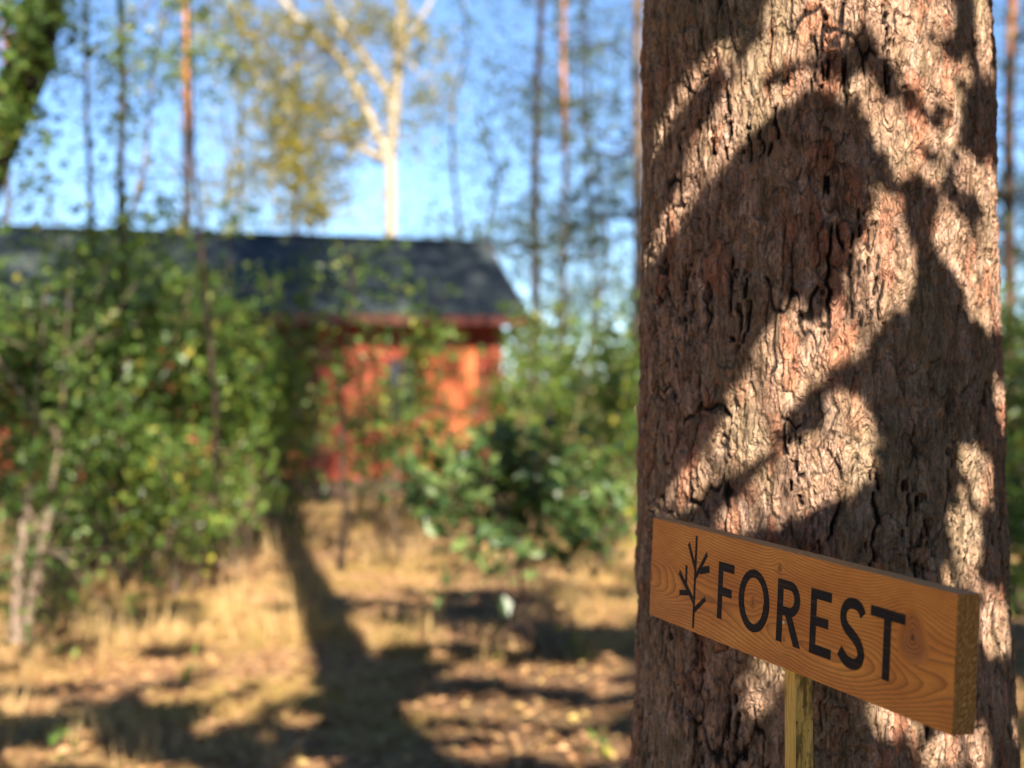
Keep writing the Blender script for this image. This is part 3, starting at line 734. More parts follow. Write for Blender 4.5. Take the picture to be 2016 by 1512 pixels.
def window(x0, x1, z0, z1, y):
    fr_ = MB(); w_ = .05
    fr_.box((x0, y, z0), (x0 + w_, y + .07, z1)).box((x1 - w_, y, z0), (x1, y + .07, z1)).box((x0 + w_, y + .001, z0), (x1 - w_, y + .07, z0 + w_)).box((x0 + w_, y + .001, z1 - w_), (x1 - w_, y + .07, z1))
    xm = (x0 + x1) / 2; fr_.box((xm - .015, y + .01, z0 + w_), (xm + .015, y + .06, z1 - w_))
    w = fr_.build('window', M_trim, house); MB().box((x0 + w_, y + .03, z0 + w_), (xm - .016, y + .04, z1 - w_)).build('pane', M_glass, w); MB().box((xm + .016, y + .03, z0 + w_), (x1 - w_, y + .04, z1 - w_)).build('pane', M_glass, w)
window(-1.85, -1.45, 1.0, 1.85, YW - .02); window(-8.0, -7.0, 1.0, 1.9, YW - .02)
d = MB(); d.box((-1.32, YW + .01, .25), (-.62, YW + .05, 2.02))
for k in range(5): d.box((-1.30 + k * .134, YW - .006, .28), (-1.30 + k * .134 + .126, YW + .0095, 1.99))
d = d.build('door', M_door_sunlit, house); d['label'] = 'plank door near the right corner, its bright orange standing in for sunlit wall'
MB().box((-.72, YW - .05, 1.08), (-.68, YW - .007, 1.20)).build('handle', M_screw, d)
d = MB().box((-3.9, YW + 1.0, .25), (-3.1, YW + 1.06, 2.15)).build('door', M_trim, house); MB().box((-3.2, YW + .95, 1.1), (-3.16, YW + .999, 1.2)).build('handle', M_screw, d)

# ------------------------------------------------------------------ trees and bushes
def stem_tree(name, label, cat, base, top, r0, r1, mat, group=None, nb=8, blen=.8, bz0=.35, lm=None, n=600, ls=.05, amp=.15, spread=.16, kind='leaf', per=7, droop=0., extra=None, aspect=.6, up=.35):
    base = np.array(base, float); top = np.array(top, float)
    o = empty(name, tuple(base)); tag(o, label, cat, group)
    P = wander(base * 0, top - base, 12, amp); H = np.linalg.norm(top - base)
    P = np.vstack([[P[0] - (P[1] - P[0]) * (.12 / max(.1, np.linalg.norm(P[1] - P[0])))], P])
    Rr = np.linspace(r0, r1, 13); tubes('trunk', [(P, Rr)], mat, o, 10, .12)
    paths, pts = [], []
    for k in range(nb):
        f = bz0 + (1 - bz0) * (k + random.random() * .8) / nb; f = min(f, .99)
        i0 = f * 12; i1 = min(int(i0), 11); p = P[i1] * (1 - i0 + i1) + P[i1 + 1] * (i0 - i1)
        a = random.random() * 6.283; L = blen * (.5 + .8 * random.random()) * (1.15 - .6 * f)
        e = p + np.array([math.cos(a) * L, math.sin(a) * L, L * (.45 - droop) * (.4 + random.random())])
        Q = wander(p, e, 6, L * .12); paths.append((Q, np.linspace(max(r0 * .3 * (1.1 - f), .004), .0025, 6)))
        for m_ in range(2):
            q = Q[2 + m_ * 2]; e2 = q + rng.normal(0, 1, 3) * L * .35; Q2 = wander(q, e2, 4, L * .06); paths.append((Q2, np.linspace(.004, .002, 4)))
            pts.append(Q2[1:])
        pts.append(Q[1:])
    if paths: tubes('branch', paths, mat, o, 5)
    if lm and pts:
        A = np.concatenate(pts); k = rng.integers(0, len(A), n); C = A[k] + rng.normal(0, spread, (n, 3))
        if kind == 'leaf': leaves('crown', C, ls, lm, o, aspect, up)
        else: needles('crown', C, ls, lm, o, per)
    return o
def bush(label, px, py_base, Y, wpx, hpx, n_all, lm, ls=.05, name='bush', cat='bush', stems=6, group=None, mat=None, lumps=10, up=.3, x_off=0):
    """multi-stemmed shrub; width and height as it shows, in photograph pixels"""
    n = int(n_all * .50); w_ = wpx / F * Y; h_ = hpx / F * Y; b = at(px, 756, Y); b[2] = float(gh(np.array(b[0]), np.array(b[1])))
    o = empty(name, tuple(b)); tag(o, label, cat, group)
    paths, ends = [], []
    for k in range(stems):
        e = np.array([rng.uniform(-.42, .42) * w_, rng.uniform(-.35, .35) * w_, h_ * rng.uniform(.65, 1.0)])
        s0 = rng.normal(0, .05, 3) * w_; s0[2] = -.05
        Q = wander(s0, e, 9, .1 * h_); paths.append((Q, np.linspace(.014, .004, 9)))
        for f in range(2, 9):
            L = w_ * .22 * rng.uniform(.5, 1.2); a = rng.random() * 6.283
            e2 = Q[f] + np.array([math.cos(a) * L, math.sin(a) * L, L * rng.uniform(-.1, .6)]); Q2 = wander(Q[f], e2, 4, L * .12)
            paths.append((Q2, np.linspace(.005, .002, 4))); ends.append(Q2[1:])
    tubes('stem', paths, mat or M_twig, o, 5)
    A = np.concatenate(ends); k = rng.integers(0, len(A), n); C = A[k] + rng.normal(0, .035 * w_ + .035, (n, 3)); C[:, 2] = np.abs(C[:, 2]) + .02
    n2_ = int(n * .6); C2 = cloud((0, 0, h_ * .60), (w_ * .50, w_ * .34, h_ * .44), n2_, 34, .26); C2[:, 2] = np.abs(C2[:, 2]); C = np.concatenate([C, C2])
    leaves('foliage', C, ls * 1.3, lm, o, .66, up, .6)
    return o

# left thicket
G = 'bushes of the thicket on the left'
bush('dense green bush filling the left edge below the leaning dark tree', 60, 1180, 10.4, 460, 730, 5600, M_leaf_green, .055, stems=7)
bush('tall bright green bush with reddish gaps in the middle of the thicket', 290, 1150, 11.2, 400, 700, 5600, M_leaf_green, .055, stems=7)
bush('sunlit bush at the right border of the thicket, before the porch', 455, 1120, 12.2, 330, 610, 3600, M_leaf_bright, .055, stems=6)
bush('dark bush standing furthest back in the thicket against the roof', 190, 1100, 13.5, 620, 660, 5600, M_leaf_green, .055, stems=8)
bush('low leafy bush at the foot of the thicket beside yellow leaves', 330, 1160, 10.6, 360, 330, 1200, M_leaf_bright, .05, stems=5)
bush('small bush by the porch post where the dry grass begins', 540, 1080, 13.4, 240, 440, 800, M_leaf_green, .055, stems=5)
# two pale stems at lower left and one leaning birch
def pole(name, label, cat, pts, Y, r0, r1, mat, lm=None, n=0, ls=.05, spread=.12, group=None, rr=None):
    P = np.array([at(a, b, Y + c) for a, b, c in pts]); b0 = P[0].copy()
    o = empty(name, tuple(b0)); tag(o, label, cat, group)
    tubes('trunk', [(P - b0, np.array(rr) if rr else np.linspace(r0, r1, len(P)))], mat, o, 8, .12)
    if lm:
        A = (P - b0)[1:]; k = rng.integers(0, len(A) - 1, n); f = rng.random((n, 1))
        C = A[k] * (1 - f) + A[k + 1] * f + rng.normal(0, spread, (n, 3)); leaves('crown', C, ls, lm, o)
        paths = []
        for q in range(14):
            kk = rng.integers(0, len(A) - 1); p = A[kk]; e = p + rng.normal(0, spread * 1.6, 3); paths.append((wander(p, e, 4, .03), np.linspace(.005, .002, 4)))
        tubes('branch', paths, mat, o, 4)
    return o
pole('young_tree', 'short dark-footed sapling stem, leftmost of the two pale stems at lower left', 'tree', [(30, 1265, 0), (34, 1180, 0), (40, 1090, 0), (52, 1000, .1), (62, 900, .2), (80, 700, .3), (90, 560, .3)], 8.3, .034, .008, M_twig_pale, M_leaf_green, 900, .05, .26, rr=[.034, .034, .030, .020, .006, .003, .002])
pole('young_tree', 'pale curved sapling stem, right one of the two at lower left', 'tree', [(52, 1262, .1), (62, 1180, .1), (86, 1080, .1), (96, 990, .1), (120, 860, .2), (128, 700, .3), (140, 520, .4)], 8.35, .034, .008, M_twig_pale, M_leaf_green, 900, .05, .26, rr=[.034, .034, .030, .020, .006, .003, .002])
pole('young_birch', 'leaning young birch with a pinkish sunlit stem rising out of the thicket', 'tree', [(120, 1180, .2), (135, 950, .1), (165, 720, 0), (215, 560, 0), (250, 450, 0), (285, 330, .1), (300, 150, .2), (330, -60, .3)], 11.6, .036, .008, M_twig_pale, M_leaf_bright, 260, .05, .18)
pole('young_tree', 'slim sapling whose leaf-hung stem rises through the sky left of the orange pine', 'tree', [(238, 1150, 0), (236, 800, .1), (240, 500, 0), (236, 330, 0), (244, 180, 0), (236, 20, 0), (240, -200, 0)], 10.8, .035, .018, M_bark_dark, M_leaf_bright, 620, .055, .15)
pole('young_tree', 'thin dark straight sapling beside the leaning dark tree at upper left', 'tree', [(180, 1150, 0), (182, 700, 0), (180, 420, 0), (170, 200, 0), (168, 0, 0), (166, -200, 0)], 11.2, .024, .014, M_bark_dark, M_leaf_bright, 260, .055, .13)
pole('dead_branch', 'thin pale fallen stick slanting down at the left edge of the thicket', 'branch', [(85, 850, 0), (62, 800, 0), (32, 760, 0), (-5, 710, 0), (-60, 640, 0)], 8.6, .014, .009, M_twig_pale)
# leaning dark trunk top left
Y = 8.6; P = np.array([at(-260, 1290, Y), at(-190, 900, Y), at(-110, 560, Y), at(-20, 300, Y), at(56, 130, Y), at(88, 0, Y), at(120, -200, Y), at(150, -600, Y)]); b0 = P[0].copy()
o = empty('leaning_tree', tuple(b0)); tag(o, 'dark leaning trunk with hanging green leaves at the upper left corner', 'tree')
tubes('trunk', [(P - b0, np.array([.15, .14, .13, .125, .12, .115, .11, .08]))], M_bark_dark, o, 12, .15)
C = np.concatenate([at(px, py, Y - .35) + rng.normal(0, [s, .25, s2], (k, 3)) for px, py, s, s2, k in ((70, 50, .13, .13, 330), (20, 20, .15, .12, 200), (20, 160, .12, .13, 130), (40, 230, .08, .08, 60), (20, 240, .14, .10, 190), (0, 330, .15, .08, 120), (130, 20, .1, .06, 50), (-90, 420, .2, .25, 200))])
leaves('crown', C - b0, .06, M_leaf_green, o, .7)
paths = [(wander(at(60, 150, Y) - b0, at(*q, Y - .35) - b0, 6, .1), np.linspace(.02, .004, 6)) for q in ((60, 20), (10, 10), (140, 20), (10, 160), (30, 260), (0, 340))]
tubes('branch', paths, M_bark_dark, o, 6)
# leafy sprays reaching in from above
Y = 9.8; b0 = at(420, 1120, Y + 1.2); b0[2] = 0
o = empty('young_maple', tuple(b0)); tag(o, 'young leafy tree whose sprays reach across the sky at top left', 'tree')
sp = [(230, 60, 330, 120), (300, 110, 430, 60), (330, 130, 440, 190), (400, 110, 470, 140), (210, 130, 300, 180), (420, 20, 330, 10), (250, 20, 210, 200), (230, 200, 240, 300)]
trunkP = np.array([b0, at(425, 800, Y + 1), at(380, 300, Y + .6), at(370, -60, Y + .3), at(350, -300, Y)]); tubes('trunk', [(trunkP - b0, np.array([.022, .018, .012, .010, .008]))], M_bark_dark, o, 8)
C, paths = [], []
for x0, y0, x1, y1 in sp:
    Q = wander(at(370, -60, Y + .3) - b0, at(x0, y0, Y) - b0, 6, .08); paths.append((Q, np.linspace(.008, .004, 6)))
    Q = wander(at(x0, y0, Y) - b0, at(x1, y1, Y) - b0, 6, .05); paths.append((Q, np.linspace(.004, .002, 6)))
    k = rng.integers(0, 6, 120); C.append(Q[k] + rng.normal(0, .07, (120, 3)))
tubes('branch', paths, M_twig, o, 5); leaves('crown', np.concatenate(C), .05, M_leaf_bright, o)

# birch behind the cottage
Y = 25.0; b0 = at(768, 756, Y); b0[2] = 0
birch = empty('birch_tree', tuple(b0)); tag(birch, 'pale birch forking into white limbs above the middle of the roof', 'tree')
def px_path(pts, Y, r0, r1): return (np.array([at(a, b, Y + (c[0] if c else 0)) for a, b, *c in pts]) - b0, np.linspace(r0, r1, len(pts)))
tubes('trunk', [px_path([(766, 940), (768, 600), (768, 470), (770, 380), (768, 300), (778, 200), (786, 100), (792, 0), (800, -150), (815, -500)], Y, .12, .08)], M_birch, birch, 12)
for pts, r0 in (([(768, 320), (742, 262), (712, 195), (672, 120), (625, 70), (585, 35), (540, -20), (480, -120)], .10), ([(776, 205), (752, 165), (715, 110), (680, 60), (645, 5), (620, -60), (590, -200)], .09), ([(764, 318), (738, 305), (700, 288), (665, 268), (640, 262)], .075), ([(786, 100), (815, 60), (850, 0), (880, -100)], .05)):
    tubes('limb', [px_path(pts, Y, r0, r0 * .5)], M_birch, birch, 8)
C = []
for px, py, sx_, sz_, k in ((600, 130, 1.0, .8, 700), (500, 90, .6, .6, 300), (640, 250, .7, .8, 600), (610, 330, .5, .7, 500), (540, 200, .5, .6, 260), (660, 40, .9, .5, 420), (720, 30, .6, .5, 200), (840, 130, .5, .6, 220), (620, 410, .45, .4, 240), (520, 300, .6, .8, 260), (480, 380, .5, .5, 120), (830, 230, .5, .5, 140), (450, 60, .4, .4, 120)):
    k = int(k * 2.7); C.append(cloud(at(px, py, Y) - b0, (sx_ * 1.8, 1.6, sz_ * 1.7), k, 16, .40))
leaves('crown', np.concatenate(C), .095, M_leaf_birch, birch)
tubes('branch', [(wander(at(a, b, Y) - b0, at(c, d_, Y) - b0, 7, .25), np.linspace(.03, .008, 7)) for a, b, c, d_ in ((700, 180, 560, 230), (640, 80, 480, 160), (740, 260, 620, 350), (640, 262, 580, 420), (690, 80, 760, -20), (786, 120, 860, 200), (760, 330, 640, 420), (580, 40, 440, 90))], M_birch, birch, 5)

# pines that stand against the sky
def pine(label, px, Y, wpx, lean=0, lo_n=3, cr=None, nn=700, mat=M_pine, H=15):
    b = at(px, 756, Y); b[2] = 0; r = wpx / F * Y / 2
    o = empty('tall_pine', tuple(b)); tag(o, label, 'tree', 'tall pines against the sky')
    top = np.array([lean, 0, H]); P = wander((0, 0, -.1), top, 16, .10); tubes('trunk', [(P, np.linspace(r * 1.15, r * .55, 16))], mat, o, 10, .1)
    paths, pts = [], []
    for k in range(18):
        z = (H * .28 if k < lo_n else H * (.30 + .68 * random.random())); f = z / H * 15; p = P[min(int(f), 15)]; a = random.random() * 6.283
        L = 1.0 + 1.0 * random.random(); e = p + np.array([math.cos(a) * L, math.sin(a) * L, L * (random.random() * .5 - .2)])
        Q = wander(p, e, 6, .2); paths.append((Q, np.linspace(.025, .006, 6))); pts.append(Q[2:])
    tubes('branch', paths, M_bark_dark, o, 5)
    A = np.concatenate(pts); k = rng.integers(0, len(A), nn); needles('crown', A[k] + rng.normal(0, .30, (nn, 3)), .14, M_needle, o, 7)
    return o
pine('slender pine with an orange sunlit stem between sky gaps on the left', 357, 26, 18, 0, 0, nn=320)
pine('thin dark pine trunk rising by the left edge over the thicket', 28, 28, 12, -.3, 2, nn=300)
pine('dark bare pine trunk right of the cottage roof', 1056, 27, 17, .1, 8, nn=900, mat=M_bark_dark)
pine('reddish pine with a patchily lit stem beside the dark bare trunk', 1102, 30, 12, 0, 3, nn=600)
pine('straight brown pine trunk just left of the thick scaly trunk', 1248, 22, 22, .05, 4, nn=700, mat=M_bark_grey)
pine('pine stem glowing red at the right edge behind the thick trunk', 1984, 20, 22, .2, 8, nn=900)
pine('faint pine behind the yellow leaves of the birch', 590, 36, 12, -.3, 8, nn=1100, mat=M_bark_dark)
pine('slim far pine right of the reddish stem', 1175, 40, 9, -.5, 8, nn=1300, mat=M_bark_dark)
pine('slim far pine at the left of the roof ridge', 455, 36, 9, .4, 4, nn=700, mat=M_bark_dark)
pine('far pine at the very right edge of the picture', 2030, 30, 16, 0, 8, nn=900, mat=M_bark_dark)
# sparse leafy trees filling the sky right of the birch
for lab, px, Y, z, n_ in (('airy leafy tree with bluish foliage right of the birch', 870, 30, 4.8, 1500), ('airy tree between the dark trunk and the thick pine', 1150, 33, 5.2, 1300), ('thin-leaved tree low over the right end of the roof', 990, 32, 3.9, 1000), ('yellowish airy tree above the left part of the roof', 480, 33, 4.0, 900), ('airy dark-leaved tree behind the right edge of the thick trunk', 2050, 24, 4.0, 1800)):
    b = at(px, 756, Y); b[2] = 0
    stem_tree('airy_tree', lab, 'tree', b, b + np.array([rng.normal(0, .4), 0, z * 1.9]), .07, .02, M_bark_dark, 'airy trees behind the cottage', nb=16, blen=2.2, bz0=.25, lm=M_leaf_birch if 'yellow' in lab else M_leaf_oak, n=n_, ls=.11, spread=.32, amp=.5)

# in front of the cottage
Y = 13.5
b = ground_at(672, 1130); b[2] = 0
stem_tree('sapling', 'thin dark sapling standing before the cottage wall', 'tree', b, at(700, 500, 11.8), .028, .008, M_bark_dark, nb=13, blen=.75, bz0=.42, lm=M_leaf_green, n=620, ls=.06, amp=.12, spread=.10)
b = at(790, 1060, 13); b[2] = 0
o = stem_tree('sapling', 'pale-leaved maple sapling glowing yellow-green before the cottage door', 'tree', b, at(790, 620, 13), .02, .007, M_twig, nb=10, blen=.6, bz0=.4, lm=M_leaf_bright, n=330, ls=.075, amp=.08, spread=.10)
b_ = np.array(o.location)
C = np.concatenate([at(px, py, 12.6) - b_ + rng.normal(0, 1, (k, 3)) * np.array([s, .15, s]) for px, py, s, k in ((850, 680, .10, 60), (830, 700, .12, 50), (870, 660, .07, 25), (815, 560, .07, 14), (800, 640, .12, 30), (840, 780, .05, 10), (690, 590, .16, 40), (650, 700, .14, 26), (760, 560, .14, 30), (610, 650, .10, 24), (730, 760, .14, 22), (760, 850, .08, 12), (820, 900, .10, 16), (650, 800, .12, 18))])
leaves('foliage', C, .075, M_leaf_bright, o, .75)
bush('leafy bush left of the cottage wall where red shows through', 600, 1000, 14.5, 260, 400, 420, M_leaf_green, .06, stems=5)
bush('slight shrub with reddish wall showing through, right of the thin dark sapling', 730, 0, 15.6, 170, 330, 900, M_leaf_green, .06, stems=5)
bush('shrub hiding the lower wall below the cottage window', 840, 0, 16.4, 150, 230, 700, M_leaf_bright, .06, stems=4)
bush('tall thin shrub in front of the dark porch', 560, 0, 15.5, 150, 400, 420, M_leaf_green, .06, stems=4)
bush('low bush growing against the cottage wall under the window', 860, 1000, 17.0, 300, 240, 600, M_leaf_green, .06, stems=5)
# oak with big dark leaves, low and nearer
b = ground_at(1060, 1290)
o = stem_tree('oak_sapling', 'oak sapling with dark glossy leaves low beside the thick trunk', 'tree', (b[0], b[1], 0), at(1010, 860, b[1]), .016, .006, M_bark_dark, nb=12, blen=.55, bz0=.42, lm=M_leaf_oak, n=260, ls=.10, amp=.06, spread=.09, aspect=.55)
b_ = np.array(o.location); Y = b[1]
C = np.concatenate([at(px, py, Y) - b_ + rng.normal(0, 1, (k, 3)) * np.array([sx_, .16, sz_]) for px, py, sx_, sz_, k in ((880, 1020, .10, .07, 50), (1010, 1050, .16, .06, 50), (1140, 1050, .10, .06, 30), (900, 940, .2, .10, 90), (1030, 950, .3, .14, 160), (1120, 970, .2, .10, 80), (930, 920, .16, .07, 60), (1000, 900, .15, .08, 60), (860, 990, .10, .07, 34), (1080, 960, .16, .09, 60), (1150, 1010, .08, .07, 26), (960, 990, .14, .08, 40), (870, 1140, .03, .06, 10), (1180, 900, .1, .1, 22), (1060, 1060, .1, .05, 10), (930, 1090, .03, .04, 5))])
leaves('foliage', C, .10, M_leaf_oak, o, .55)
tubes('branch', [(wander(at(1030, 1000, Y) - b_, at(a, c, Y) - b_, 6, .04), np.linspace(.008, .003, 6)) for a, c in ((860, 990), (930, 920), (1150, 1010), (1180, 900), (1080, 960), (870, 1150))], M_bark_dark, o, 5)
# bushes between the cottage and the thick trunk
for lab, px, Y, wpx, hpx, n_, mt in (('yellow-tinged bush at the right corner of the cottage', 1090, 16.5, 220, 400, 2200, M_leaf_bright),
                                 ('tall green bush tucked against the left side of the thick trunk', 1210, 14.5, 240, 420, 2400, M_leaf_bright),
                                 ('bush with pale lit leaves in front of the cottage corner', 1010, 15.2, 190, 330, 1000, M_leaf_bright),
                                 ('broad bush furthest back between cottage and thick trunk', 1160, 21, 420, 320, 3200, M_leaf_green),
                                 ('low bright bush on the grass left of the thick trunk', 1190, 12.0, 200, 200, 500, M_leaf_bright)):
    bush(lab, px, 0, Y, wpx, hpx + 40, n_, mt, .06, stems=7)
for lab, px, Y, wpx, hpx, n_, mt in (('green bush showing beyond the right side of the thick trunk', 2040, 11, 260, 620, 1800, M_leaf_bright), ('darker bush further back at the right edge', 1990, 15, 380, 560, 1800, M_leaf_green), ('low sunlit bush at the lower right edge', 2050, 8.5, 260, 380, 1000, M_leaf_bright)):
    bush(lab, px, 0, Y, wpx, hpx, n_, mt, .055, stems=7)
# far woods that hide the horizon
x = rng.uniform(-26, 30, 16000); y = rng.uniform(42, 58, 16000); hh = 1.5 + 2.8 * fbm(x * .25, y * .1, 0 * x, 4, 2)
C = np.stack([x, y, rng.random(16000) ** .8 * hh * 1.25], 1)
tag(leaves('distant_woods', C, .28, M_leaf_green, up=.3), 'low green wood far behind the cottage', 'wood', kind='stuff')
# seedlings on the forest floor
def seedling(label, px, py, h_, n_, mt=M_leaf_bright, ls=.045):
    b = ground_at(px, py); b[2] = float(gh(b[0:1], b[1:2])[0]); o = empty('seedling', tuple(b)); tag(o, label, 'plant', 'seedlings on the forest floor')
    paths, C = [], []
    for k in range(3):
        e = np.array([rng.normal(0, .3) * h_, rng.normal(0, .3) * h_, h_ * rng.uniform(.6, 1)]); Q = wander((0, 0, 0), e, 6, .05 * h_); paths.append((Q, np.linspace(.004, .0015, 6)))
        C.append(Q[rng.integers(1, 6, n_)] + rng.normal(0, .035, (n_, 3)))
    tubes('stem', paths, M_twig, o, 4); leaves('leaf', np.concatenate(C), ls, mt, o).__setitem__('kind', 'stuff')
for a in (('green seedling in dry grass left of the tree shadow', 270, 1200, .14, 8), ('seedling with a single bright green top before the oak sapling', 980, 1150, .26, 9), ('small green plant at the lower left corner', 130, 1500, .13, 8),
          ('pale stalky plant right of the shaded path', 1000, 1300, .22, 5), ('low seedling on the shaded grass near the thick trunk', 1130, 1300, .15, 8), ('small plant in the sunlit litter left of the path', 380, 1340, .06, 5),
          ('yellow-leaved seedling at the thicket foot', 185, 1090, .30, 10), ('yellow-leaved seedling right of the thicket', 470, 1100, .22, 8), ('slim seedling on the dry grass right of the path', 880, 1200, .16, 6), ('tiny plant near the bottom of the picture beside the trunk', 1190, 1480, .08, 6)):
    seedling(*a)
seedling('purple-flowered stem by the cottage step', 640, 1000, .3, 6, M_twig)

# ------------------------------------------------------------------ unseen trees behind the camera, leaves laid out to shape the shade
ZS = 2.598
def z1(p): return [(1240 + a / ZS, 980 + b / ZS) for a, b in p]
def z2(p): return [(1240 + a / ZS, b / ZS) for a, b in p]
def z3(p): return [(1240 + a / ZS, 500 + b / ZS) for a, b in p]
lit_trunk = [
 z2([(720, 60), (790, -60), (1150, -60), (1160, 100), (1140, 210), (1030, 210), (940, 260), (820, 310), (790, 310), (640, 390), (580, 380), (590, 290), (680, 180), (720, 150), (700, 90)]),
 z2([(130, 730), (180, 580), (260, 440), (400, 280), (440, 190), (530, 160), (520, 220), (430, 310), (330, 450), (260, 530), (190, 650), (150, 750)]),
 z2([(460, 290), (520, 270), (530, 330), (480, 360)]),
 z2([(870, 340), (970, 350), (900, 430), (860, 480), (720, 560), (600, 660), (520, 750), (430, 850), (340, 970), (300, 990), (290, 850), (340, 720), (410, 620), (470, 550), (470, 470), (540, 440), (640, 480), (700, 420), (780, 430), (830, 370)]),
 z2([(200, 1000), (300, 930), (320, 1030), (220, 1160), (150, 1230), (135, 1140)]),
 z2([(1160, -60), (1650, -60), (1660, 60), (1620, 140), (1600, 230), (1640, 290), (1690, 330), (1690, 420), (1640, 460), (1600, 430), (1570, 480), (1540, 500), (1460, 440), (1400, 360), (1350, 250), (1300, 200), (1270, 100), (1210, 100), (1170, 50)]),
 z2([(1720, 330), (1740, 240), (1770, 290), (1765, 370), (1740, 390)]),
 z2([(1790, -40), (1880, -40), (1880, 340), (1815, 320), (1795, 60)]),
 z2([(930, 430), (1080, 440), (1090, 490), (960, 480)]), z2([(1090, 400), (1250, 390), (1300, 540), (1220, 540), (1180, 460), (1100, 430)]),
 z2([(1250, 560), (1380, 560), (1410, 650), (1300, 700), (1270, 640)]), z2([(1400, 600), (1530, 600), (1530, 720), (1430, 740)]), z2([(1560, 680), (1690, 590), (1700, 660), (1620, 780), (1575, 750)]),
 z2([(1330, 720), (1450, 760), (1580, 860), (1590, 950), (1480, 860), (1340, 780)]),
 z2([(1670, 900), (1740, 790), (1830, 860), (1900, 900), (1910, 1500), (1830, 1440), (1820, 1000), (1750, 980), (1700, 950)]),
 z2([(1230, 1100), (1300, 970), (1370, 1000), (1400, 1180), (1410, 1300), (1440, 1340), (1440, 1460), (1130, 1460), (1190, 1250), (1260, 1190)]),
 z2([(1560, 1130), (1640, 1030), (1700, 1150), (1780, 1290), (1840, 1460), (1700, 1460), (1620, 1280)]),
 z3([(1140, -60), (1440, -60), (1440, 120), (1420, 270), (1290, 270), (1230, 450), (1150, 520), (1000, 600), (900, 680), (820, 760), (790, 850), (730, 930), (690, 1030), (600, 1080), (560, 1080), (560, 900), (440, 960), (500, 770), (560, 650), (640, 560), (680, 420), (760, 330), (780, 250), (860, 180), (860, 280), (960, 370), (1060, 330), (1090, 230), (1170, 180)]),
 z3([(340, 1050), (460, 950), (560, 900), (570, 1080), (480, 1140), (390, 1220), (340, 1270), (260, 1300), (200, 1250), (270, 1130)]),
 z3([(720, 1090), (760, 1020), (880, 960), (1000, 900), (1110, 850), (1200, 830), (1230, 900), (1255, 1050), (1240, 1140), (1150, 1200), (1050, 1250), (930, 1310), (800, 1340), (720, 1310), (600, 1340), (540, 1420), (430, 1420), (480, 1330), (600, 1200), (700, 1120)]),
 z3([(1040, 720), (1190, 750), (1180, 820), (1060, 860), (1020, 780)]),
 z3([(1670, -20), (1920, -20), (1900, 400), (1800, 380), (1740, 270), (1690, 120)]),
 z3([(1690, 1030), (1760, 960), (1830, 1080), (1850, 1250), (1790, 1300), (1740, 1180), (1690, 1110)]),
 z3([(1630, 1340), (1700, 1300), (1770, 1340), (1790, 1480), (1600, 1480)]), z3([(1860, 700), (1910, 680), (1930, 900), (1880, 860)]),
 z1([(430, 190), (520, 40), (600, 30), (1060, -20), (960, 60), (840, 70), (640, 120), (560, 200)]),
 z1([(1620, 90), (1720, 90), (1760, 200), (1780, 300), (1740, 420), (1840, 510), (1910, 650), (1890, 830), (1790, 830), (1790, 500), (1600, 460), (1650, 330), (1610, 200)]),
 z1([(620, 850), (760, 840), (790, 930), (740, 1020), (640, 1130), (560, 1100), (600, 1000)]),
 z1([(1200, 1070), (1340, 1090), (1420, 1170), (1460, 1230), (1300, 1200), (1190, 1180)]), z1([(1480, 1400), (1500, 1280), (1600, 1200), (1790, 1200), (1820, 1300), (1800, 1420)]),
 z1([(1900, 1150), (1980, 1180), (2010, 1400), (1930, 1400)]), z1([(1080, 150), (1160, 140), (1170, 210), (1100, 220)])]
def trunk_pt(px, py):
    d = np.array([(px - 1008) / F, 1.0]); r = .192
    c = TC; A = d @ d; B = -2 * d @ c; Cc = c @ c - r * r; disc = max(B * B - 4 * A * Cc, 0)
    if B * B - 4 * A * Cc < 0: tt_ = (d @ c) / A
    else: tt_ = (-B - math.sqrt(disc)) / (2 * A)
    return np.array([d[0] * tt_, tt_, CAMZ - (py - 756) / F * tt_])
LT = [plane(np.array([trunk_pt(*p) for p in q])) for q in lit_trunk]
allp = np.concatenate(LT); lo, hi = allp.min(0), allp.max(0)
sgn_pts = plane(np.array([SR @ np.array([u, w, v]) + ST for u in (0, SL) for w in (0, SW) for v in (-.3, SH)]))
lo = np.minimum(lo, sgn_pts.min(0)) - .12; hi = np.maximum(hi, sgn_pts.max(0)) + .06
def blocked_lit(AB, polys, off=0.0):
    bad = np.zeros(len(AB), bool)
    for dx, dy in ((0, 0), (off, 0), (-off, 0), (0, off), (0, -off), (off * .7, off * .7), (-off * .7, off * .7), (off * .7, -off * .7), (-off * .7, -off * .7)):
        for q in polys: bad |= in_poly(AB + np.array([dx, dy]), q)
        if off == 0: break
    return bad
ALL, SZ = [], []
for size, n_ in ((.050, 6500), (.034, 8000), (.020, 12000)):
    AB = lo + (hi - lo) * rng.random((n_, 2)); AB = AB[~blocked_lit(AB, LT, size * (.42 if size > .03 else .22))]
    if size < .03: AB = AB[blocked_lit(AB, LT, .035)]           # the finest only round the gaps
    s_ = rng.uniform(0, 1, len(AB)) * .8
    base0 = 1.35 * 1 + 0.0
    P = AB[:, :1] * EA + AB[:, 1:] * EB
    ycut = -.20 + np.minimum(.62, (AB[:, 1] / math.cos(SUN_EL) - CAMZ - .10) / (.27 + math.tan(SUN_EL))) - .40 * s_                                             # behind the camera, overhead
    k_ = (ycut - P[:, 1]) / S[1]; P = P + k_[:, None] * S
    ALL.append(P); SZ.append(np.full(len(P), size))
ALL = np.concatenate(ALL); SZ = np.concatenate(SZ)
